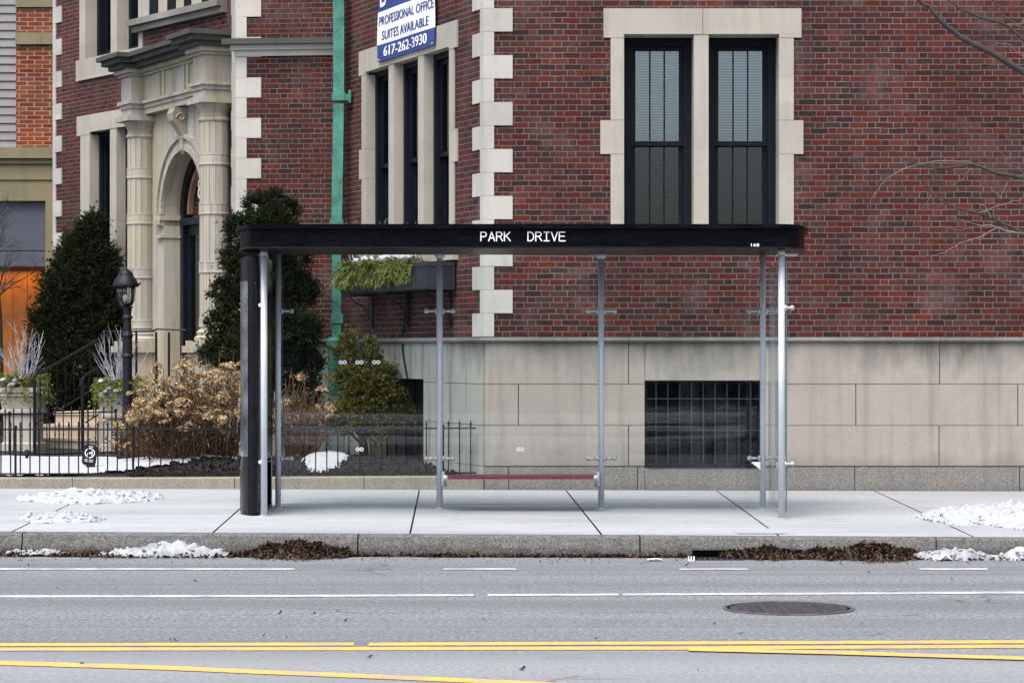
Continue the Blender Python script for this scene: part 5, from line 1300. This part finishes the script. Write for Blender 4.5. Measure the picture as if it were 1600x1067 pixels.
def twigtree(m, p, dv, L, r, depth):
    n = 4; pts = [p]; q = p.copy(); dd = dv.copy()
    for s_ in range(n): dd = (dd+Vector((random.gauss(0, .14), random.gauss(0, .12), random.gauss(0, .1)))).normalized(); q = q+dd*L/n; pts.append(q.copy())
    m.tube(pts, [r, r*.9, r*.75, r*.6, r*.45], 5 if depth < 2 else 4, caps=False)
    if depth >= 4: return
    for k in range(3 if depth else 4):
        t = random.choice(pts[1:]); nd = (dd+Vector((random.gauss(0, .6), random.gauss(0, .4), random.gauss(.0, .5)))).normalized(); twigtree(m, t, nd, L*random.uniform(.55, .8), r*.5, depth+1)
lx = X(-4, D); root = empty('bare_tree', (lx, D, .4), 'bare dark twiggy tree at the far left edge', 'tree')
m = MB(); m.tube([(lx-.02, D, .3), (lx+.02, D, 1.2), (lx, D, 2.2), (lx-.05, D, 3.0)], [.085, .075, .07, .05], 9); m.build('trunk', 'bark', root, smooth=True)
m = MB()
for i in range(8): twigtree(m, Vector((lx-.03, D, 2.2+i*.14)), Vector((random.uniform(-.8, .6), random.gauss(0, .3), random.uniform(.5, 1.0))).normalized(), random.uniform(.4, .58), .016, 0)
m.build('crown', 'bark', root)
# ------------------------------------------------------------------ bus shelter
SH = empty('bus_shelter', (.1, 24.2, .18), 'black roofed glass bus shelter with PARK DRIVE lettering on the pavement', 'bus shelter')
ZR0, ZR1 = 2.667, 2.888
def outline(ex, zf=0):
    pts = []; yb, yf = 24.98+ex*.3, 23.36-ex
    xr, xl = 2.44, -2.30; rxr, rxl = .37+ex, .31+ex; n = 14
    for i in range(n+1):
        t = math.pi/2*i/n; pts.append((xr+rxr*math.cos(t)**.8 if i < n else xr, yb-(yb-yf)*math.sin(t)**1.15))
    pr = list(pts)
    for i in range(n+1):
        t = math.pi/2*(1-i/n); pr.append((xl-rxl*(math.cos(t)**.8 if i > 0 else 0), yb-(yb-yf)*math.sin(t)**1.15))
    pr.reverse(); return pr                                # counter-clockwise seen from above
def ccw(p):
    ar = sum(a[0]*b[1]-b[0]*a[1] for a, b in zip(p, p[1:]+p[:1])); return p if ar > 0 else p[::-1]
m = MB(); m.prism(ccw(outline(0)), ZR0, ZR1-.045); m.build('roof', 'black', SH)
m = MB(); m.prism(ccw(outline(.035)), ZR1-.044, ZR1-.008); m.prism(ccw(outline(.01)), ZR1-.0079, ZR1); m.build('roof_rim', 'black', SH)
m = MB(); m.prism(ccw(outline(.006)), ZR0+.0005, ZR0+.014); m.build('drip_edge', 'blackm', SH)
m = MB(); m.box(W0, 2.55, 2.74, 24.5, 24.9, ZR0-.02, ZR0-.004); m.build('soffit_plate', 'alloy', SH)
m = MB()                                             # lettering on the fascia
yF = 23.36-.0012; zt0 = CZ+(HZ-377.3)*23.36/F; hh = 15.2*23.36/F; cw = 12.25*23.36/F; xs0 = (750-800)*23.36/F
def arc(cx_, cy_, rx, ry, a0, a1, n=8): return [(cx_+rx*math.cos(R(a0+(a1-a0)*i/n)), cy_+ry*math.sin(R(a0+(a1-a0)*i/n))) for i in range(n+1)]
GL = {'P': [[(0, 0), (0, 1)], [(0, 1), (.5, 1)]+arc(.5, .745, .42, .255, 90, -90)+[(0, .49)]], 'A': [[(0, 0), (.5, 1), (1, 0)], [(.18, .32), (.82, .32)]],
      'R': [[(0, 0), (0, 1)], [(0, 1), (.5, 1)]+arc(.5, .76, .4, .24, 90, -90)+[(0, .52)], [(.5, .52), (1, 0)]], 'K': [[(0, 0), (0, 1)], [(.92, 1), (.05, .45)], [(.3, .6), (1, 0)]],
      'D': [[(0, 0), (0, 1), (.35, 1)]+arc(.35, .5, .62, .5, 90, -90, 12)+[(0, 0)]], 'I': [[(.5, 0), (.5, 1)], [(.08, 0), (.92, 0)], [(.08, 1), (.92, 1)]], 'V': [[(0, 1), (.5, 0), (1, 1)]],
      'E': [[(.95, 1), (0, 1), (0, 0), (.98, 0)], [(0, .53), (.85, .53)]]}
lw = .0048; gw = .054; dz_ = 0
for i, ch in enumerate('PARK  DRIVE'):
    if ch == ' ': continue
    x0 = xs0+i*cw+.008
    for st_ in GL[ch]:
        q = [Vector((x0+a_*gw, zt0+lw+b_*(hh-2*lw))) for a_, b_ in st_]
        for p_, r_ in zip(q, q[1:]):
            dd = r_-p_; nn = Vector((-dd.y, dd.x)).normalized()*lw; ee = dd.normalized()*lw*.8; dz_ += 1
            yv = yF-.00002*(dz_ % 7); m.face([(v_.x, yv, v_.y) for v_ in (p_-ee-nn, r_+ee-nn, r_+ee+nn, p_-ee+nn)])
m.build('lettering', 'white', SH)
m = MB(); x0 = (1171-800)*23.36/F; add_text(m, '168', lambda a, b: Vector((x0+.015+a*.075, yF, ZR0+.016+b*.028))); m.build('stop_number', 'white', SH)
def post(px, D, r, name='post', top=ZR0):
    x = X(px, D); z0_ = walkZ(x, D); m = MB(); m.lathe((x, D, 0), [(r, z0_), (r, top-.001)], 20); o = m.build(name, 'alu', SH, smooth=True)
    b = MB(); b.lathe((x, D, 0), [(r+.012, z0_+.002), (r+.012, z0_+.01), (r+.002, z0_+.014)], 20); b.build('base_ring', 'aluw', o); return x, D, o
RD = lambda px: 24.74+.10*(px-435)/757
rp = [post(px, RD(px), .028) for px in (434.5, 687, 939.5, 1192)]
fp = [post(412.5, 23.72, .031), post(1221, 23.54, .031)]
for (x, y, o) in rp[1:3]:
    m = MB(); m.ball((x, y, ZR0-.012), .052, 14, 8, .8); m.build('top_fitting', 'aluw', o, smooth=True)
for (x, y, o) in fp:
    m = MB(); m.lathe((x, y, ZR0-.05), [(.031, 0), (.034, .01), (.034, .045)], 16); m.build('top_fitting', 'aluw', o, smooth=True)
def clamp(x, y, z, dirs, parent, L=.125):
    m = MB()
    for dv in dirs:
        dv = Vector(dv).normalized(); p = Vector((x, y, z))
        m.tube([p+dv*.026, p+dv*.046], .028, 12); m.tube([p+dv*.04, p+dv*L], .014, 10); m.ball(p+dv*(L+.004), .024, 12, 8)
        b = p+dv*(L+.004); m.tube([b+Vector((0, -.022, 0)), b+Vector((0, .036, 0))] if abs(dv.y) < .5 else [b+Vector((-.03, 0, 0)), b+Vector((.03, 0, 0))], .018, 10)
    m.build('glass_clamp', 'aluw', parent, smooth=True)
zU, zL_ = P(0, 486, 24.8).z, P(0, 716, 24.8).z
for i, (x, y, o) in enumerate(rp):
    for zz_ in (zU, zL_): clamp(x, y+.0, zz_, ([(1, 0, 0)] if i == 0 else [(-1, 0, 0), (1, 0, 0)]), o)
x, y, o = fp[1]
for zz_ in (CZ+(HZ-481)*y/F, CZ+(HZ-725)*y/F): clamp(x, y, zz_, [(1, .25, 0)], o, .10)
x, y, o = fp[0]
for zz_ in (CZ+(HZ-477)*y/F, CZ+(HZ-722)*y/F): m = MB(); m.ball((x-.034, y-.01, zz_), .018, 10, 6); m.build('bolt', 'white', o, smooth=True)
gz0, gz1 = CZ-(787-HZ)*24.8/F, CZ+(HZ-417)*24.8/F
for a, b in ((440.5, 682), (692, 934.5), (944.5, 1187)):
    m = MB(); ya, yb = RD(a), RD(b); fr = Fr(X(a, ya), ya, X(b, yb), yb); m.box(fr, 0, fr.L, -.045, -.035, gz0, gz1); g = m.build('glass_panel', 'glass', SH)
    m = MB(); m.box(fr, -.002, -.0002, -.046, -.034, gz0, gz1); m.box(fr, fr.L+.0002, fr.L+.002, -.046, -.034, gz0, gz1); m.box(fr, 0, fr.L, -.046, -.034, gz1+.0002, gz1+.002); m.box(fr, 0, fr.L, -.046, -.034, gz0-.003, gz0-.0002); m.build('panel_edge', 'glassedge', g)
    def marks(px, py):
        q = X(px, RD(a)); z_ = CZ+(HZ-py)*24.75/F; mm = MB()
        yy = RD(px)+.03
        for s_ in (-1, 1):
            c_ = q+s_*.019
            for k in range(10):
                t0, t1 = 2*math.pi*k/10, 2*math.pi*(k+1)/10; f_ = lambda t, r: (c_+r*math.cos(t), yy, z_+r*math.sin(t))
                mm.face([f_(t0, .008), f_(t0, .021), f_(t1, .021), f_(t1, .008)])
        mm.build('etched_mark', 'white', g)
    if a < 450:
        for (px, py) in ((535, 566), (561, 566), (587.5, 566), (561.5, 702)): marks(px, py)
    elif a < 700: marks(813, 702)
m = MB(); q0 = rp[3][0]; zt_ = CZ-(722-HZ)*24.7/F; m.prism([(q0-.115, 24.78), (q0-.03, 24.78), (q0-.03, 24.785), (q0-.115, 24.785)], zt_-.01, zt_); m.face([(q0-.115, 24.78, zt_-.01), (q0-.03, 24.78, zt_-.01), (q0-.03, 24.78, zt_-.075)]); m.face([(q0-.03, 24.784, zt_-.01), (q0-.115, 24.784, zt_-.01), (q0-.03, 24.784, zt_-.075)]); m.build('torn_tape', 'white', rp[3][2])
# right end pane
x0, y0_, _ = fp[1]; x1, y1_, _ = rp[3]
fr = Fr(x0+.05, y0_+.04, x1+.05, y1_-.04); m = MB(); m.box(fr, 0, fr.L, -.005, .005, gz0, gz1); g = m.build('glass_panel', 'glass', SH)
m = MB(); m.box(fr, -.003, -.0002, -.006, .006, gz0, gz1); m.build('panel_edge', 'glassedge', g)
# bench
bx0, bx1 = X(698, 24.5), X(931, 24.5); bz = .538
m = MB()
for i in range(9): y = 24.28+i*.045; m.box(W0, bx0, bx1, y, y+.034, bz-.012, bz)
m.box(W0, bx0, bx1, 24.262, 24.278, bz-.022, bz+.002); m.box(W0, bx0, bx1, 24.69, 24.705, bz-.022, bz+.002)
bn = m.build('bench_seat', 'red', SH)
for (xp, s_) in ((rp[1][0]+.034, 1), (rp[2][0]-.034, -1)):
    m = MB(); m.box(W0, xp-.012, xp+.012, 24.70, 24.76, bz-.11, bz+.03); m.tube([(xp+s_*.008, 24.73, bz-.09), (xp+s_*.018, 24.6, bz-.085), (xp+s_*.03, 24.35, bz-.03), (xp+s_*.034, 24.28, bz-.008)], .016, 10); m.ball((xp+s_*.034, 24.265, bz-.006), .026, 12, 8)
    m.tube([(xp, 24.73, bz-.10), (xp+s_*.03, 24.70, bz-.105)], .02, 8); m.build('bracket', 'aluw', bn, smooth=False)
# advertising case at the left end
def caseline(ex=0):
    pts = [(-2.345-ex*0, 25.02), (-2.345, 23.86), (-2.352, 23.80), (-2.37, 23.765), (-2.405, 23.75), (-2.45, 23.78), (-2.478, 23.82), (-2.508, 23.88), (-2.54, 23.98), (-2.562, 24.2), (-2.565, 24.5), (-2.54, 24.75), (-2.50, 25.02)]
    cx_, cy_ = -2.44, 24.4; return [(cx_+(x-cx_)*(1+ex/.1), cy_+(y-cy_)*(1+ex/.6)) if x < -2.36 else (x, y) for x, y in pts]
zg = walkZ(-2.45, 24.2); zc1 = CZ+(HZ-403)*23.9/F
m = MB(); m.prism(ccw(caseline()), zg+.035, zc1-.03); cs = m.build('advertising_case', 'blackm', SH, smooth=False)
m = MB(); m.prism(ccw(caseline(.008)), zg+.03, .66); m.prism(ccw(caseline(.004)), .672, .70); m.build('base_skirt', 'blackm', cs)
m = MB(); m.prism(ccw(caseline(-.015)), zg-.01, zg+.031); m.build('plinth', 'iron', cs)
m = MB(); m.prism(ccw(caseline(-.004)), zc1-.0295, zc1-.005); m.prism(ccw(caseline(-.02)), zc1-.0049, zc1+.01); m.box(W0, -2.47, -2.37, 23.9, 24.9, zc1+.0105, ZR0-.001); m.build('cap', 'blackm', cs)
cl = caseline(); m = MB(); seg = cl[5:9]                     # poster window on the bulged outer face, reflections put into its blotchy grey
for (a, b) in zip(seg, seg[1:]):
    da = Vector((a[0]-b[0], a[1]-b[1], 0)).normalized(); nrm = Vector((da.y, -da.x, 0)).normalized()*.004
    if nrm.x > 0: nrm = -nrm
    m.face([(a[0]+nrm.x, a[1]+nrm.y, .75), (b[0]+nrm.x, b[1]+nrm.y, .75), (b[0]+nrm.x, b[1]+nrm.y, 2.38), (a[0]+nrm.x, a[1]+nrm.y, 2.38)])
m.build('poster_window', plain('poster_painted_sheen', (.09, .10, .12), .1, .0, var=.6, scale=5, coat=1), cs)
m = MB()
for xa in (-2.3448,):
    m.box(W0, xa+.0005, xa+.006, 23.95, 24.93, .74, 2.42)
m.build('poster_window', plain('dark_poster_glass', (.012, .015, .022), .08), cs)  # near-black glass on the inner face
m = MB()
for (yy_, w_) in ((23.90, .012), (24.96, .012)): m.box(W0, -2.344, -2.336, yy_-w_, yy_+w_, .70, 2.5)
m.build('trim', 'aluw' if False else 'blackm', cs)
m = MB(); m.tube([(-2.33, 24.80, zg+.06), (-2.33, 24.80, zg+.52)], .006, 6); m.build('trim_strip', 'aluw', cs)
for zz_ in (2.36, .69): m = MB(); m.ball((-2.385, 23.765, zz_), .007, 8, 5); m.build('screw', 'aluw', cs)
# ------------------------------------------------------------------ the far side of the street, seen only as reflections in the glass
m = MB(); m.box(W0, -60, 60, 7.2, 7.4, -.02, .15); tag(m.build('far_kerb', 'kerb'), kind='structure')
m = MB(); m.face([(-60, -30, .14), (60, -30, .14), (60, 7.2, .15), (-60, 7.2, .15)]); tag(m.build('far_verge', 'mulch'), kind='structure')
m = MB(); n = 160
for (y0, y1, h) in ((5.2, 6.6, .16), (-1.2, 1.0, .12), (-9.5, -5.5, .2)):
    k = len(m.v)
    for i in range(n+1):
        x = -40+80*i/n; a = h*(.6+.6*fbm(x, y0, 0, 3, .9)); e0 = .5*fbm(x, y0, 3, 3, .5); m.v += [(x, y0+e0, .13), (x, y0+.2+e0, .15+a), (x, y1-.2, .15+a*.8), (x, y1+.6*fbm(x, 3, y1, 3, .7), .13)]
    for i in range(n):
        for j in range(3): m.f.append((k+4*i+j, k+4*i+j+1, k+4*i+5+j, k+4*i+4+j))
tag(m.build('far_snow_bank', 'snow', smooth=True), kind='structure')
m = MB(); n = 160
for i in range(n+1):
    x = -60+120*i/n; m.v += [(x, -26, 0), (x, -26+.8*fbm(x, 1, 0, 3, .5), 3.2+2.6*fbm(x, 2, 0, 4, .35)+1.4), (x, -34, 0)]
for i in range(n): m.f += [(3*i, 3*i+3, 3*i+4, 3*i+1), (3*i+1, 3*i+4, 3*i+5, 3*i+2)]
tag(m.build('far_reflection_mass', 'farmass'), kind='structure')  # added unseen mass, shaped to give the glass something dark to reflect
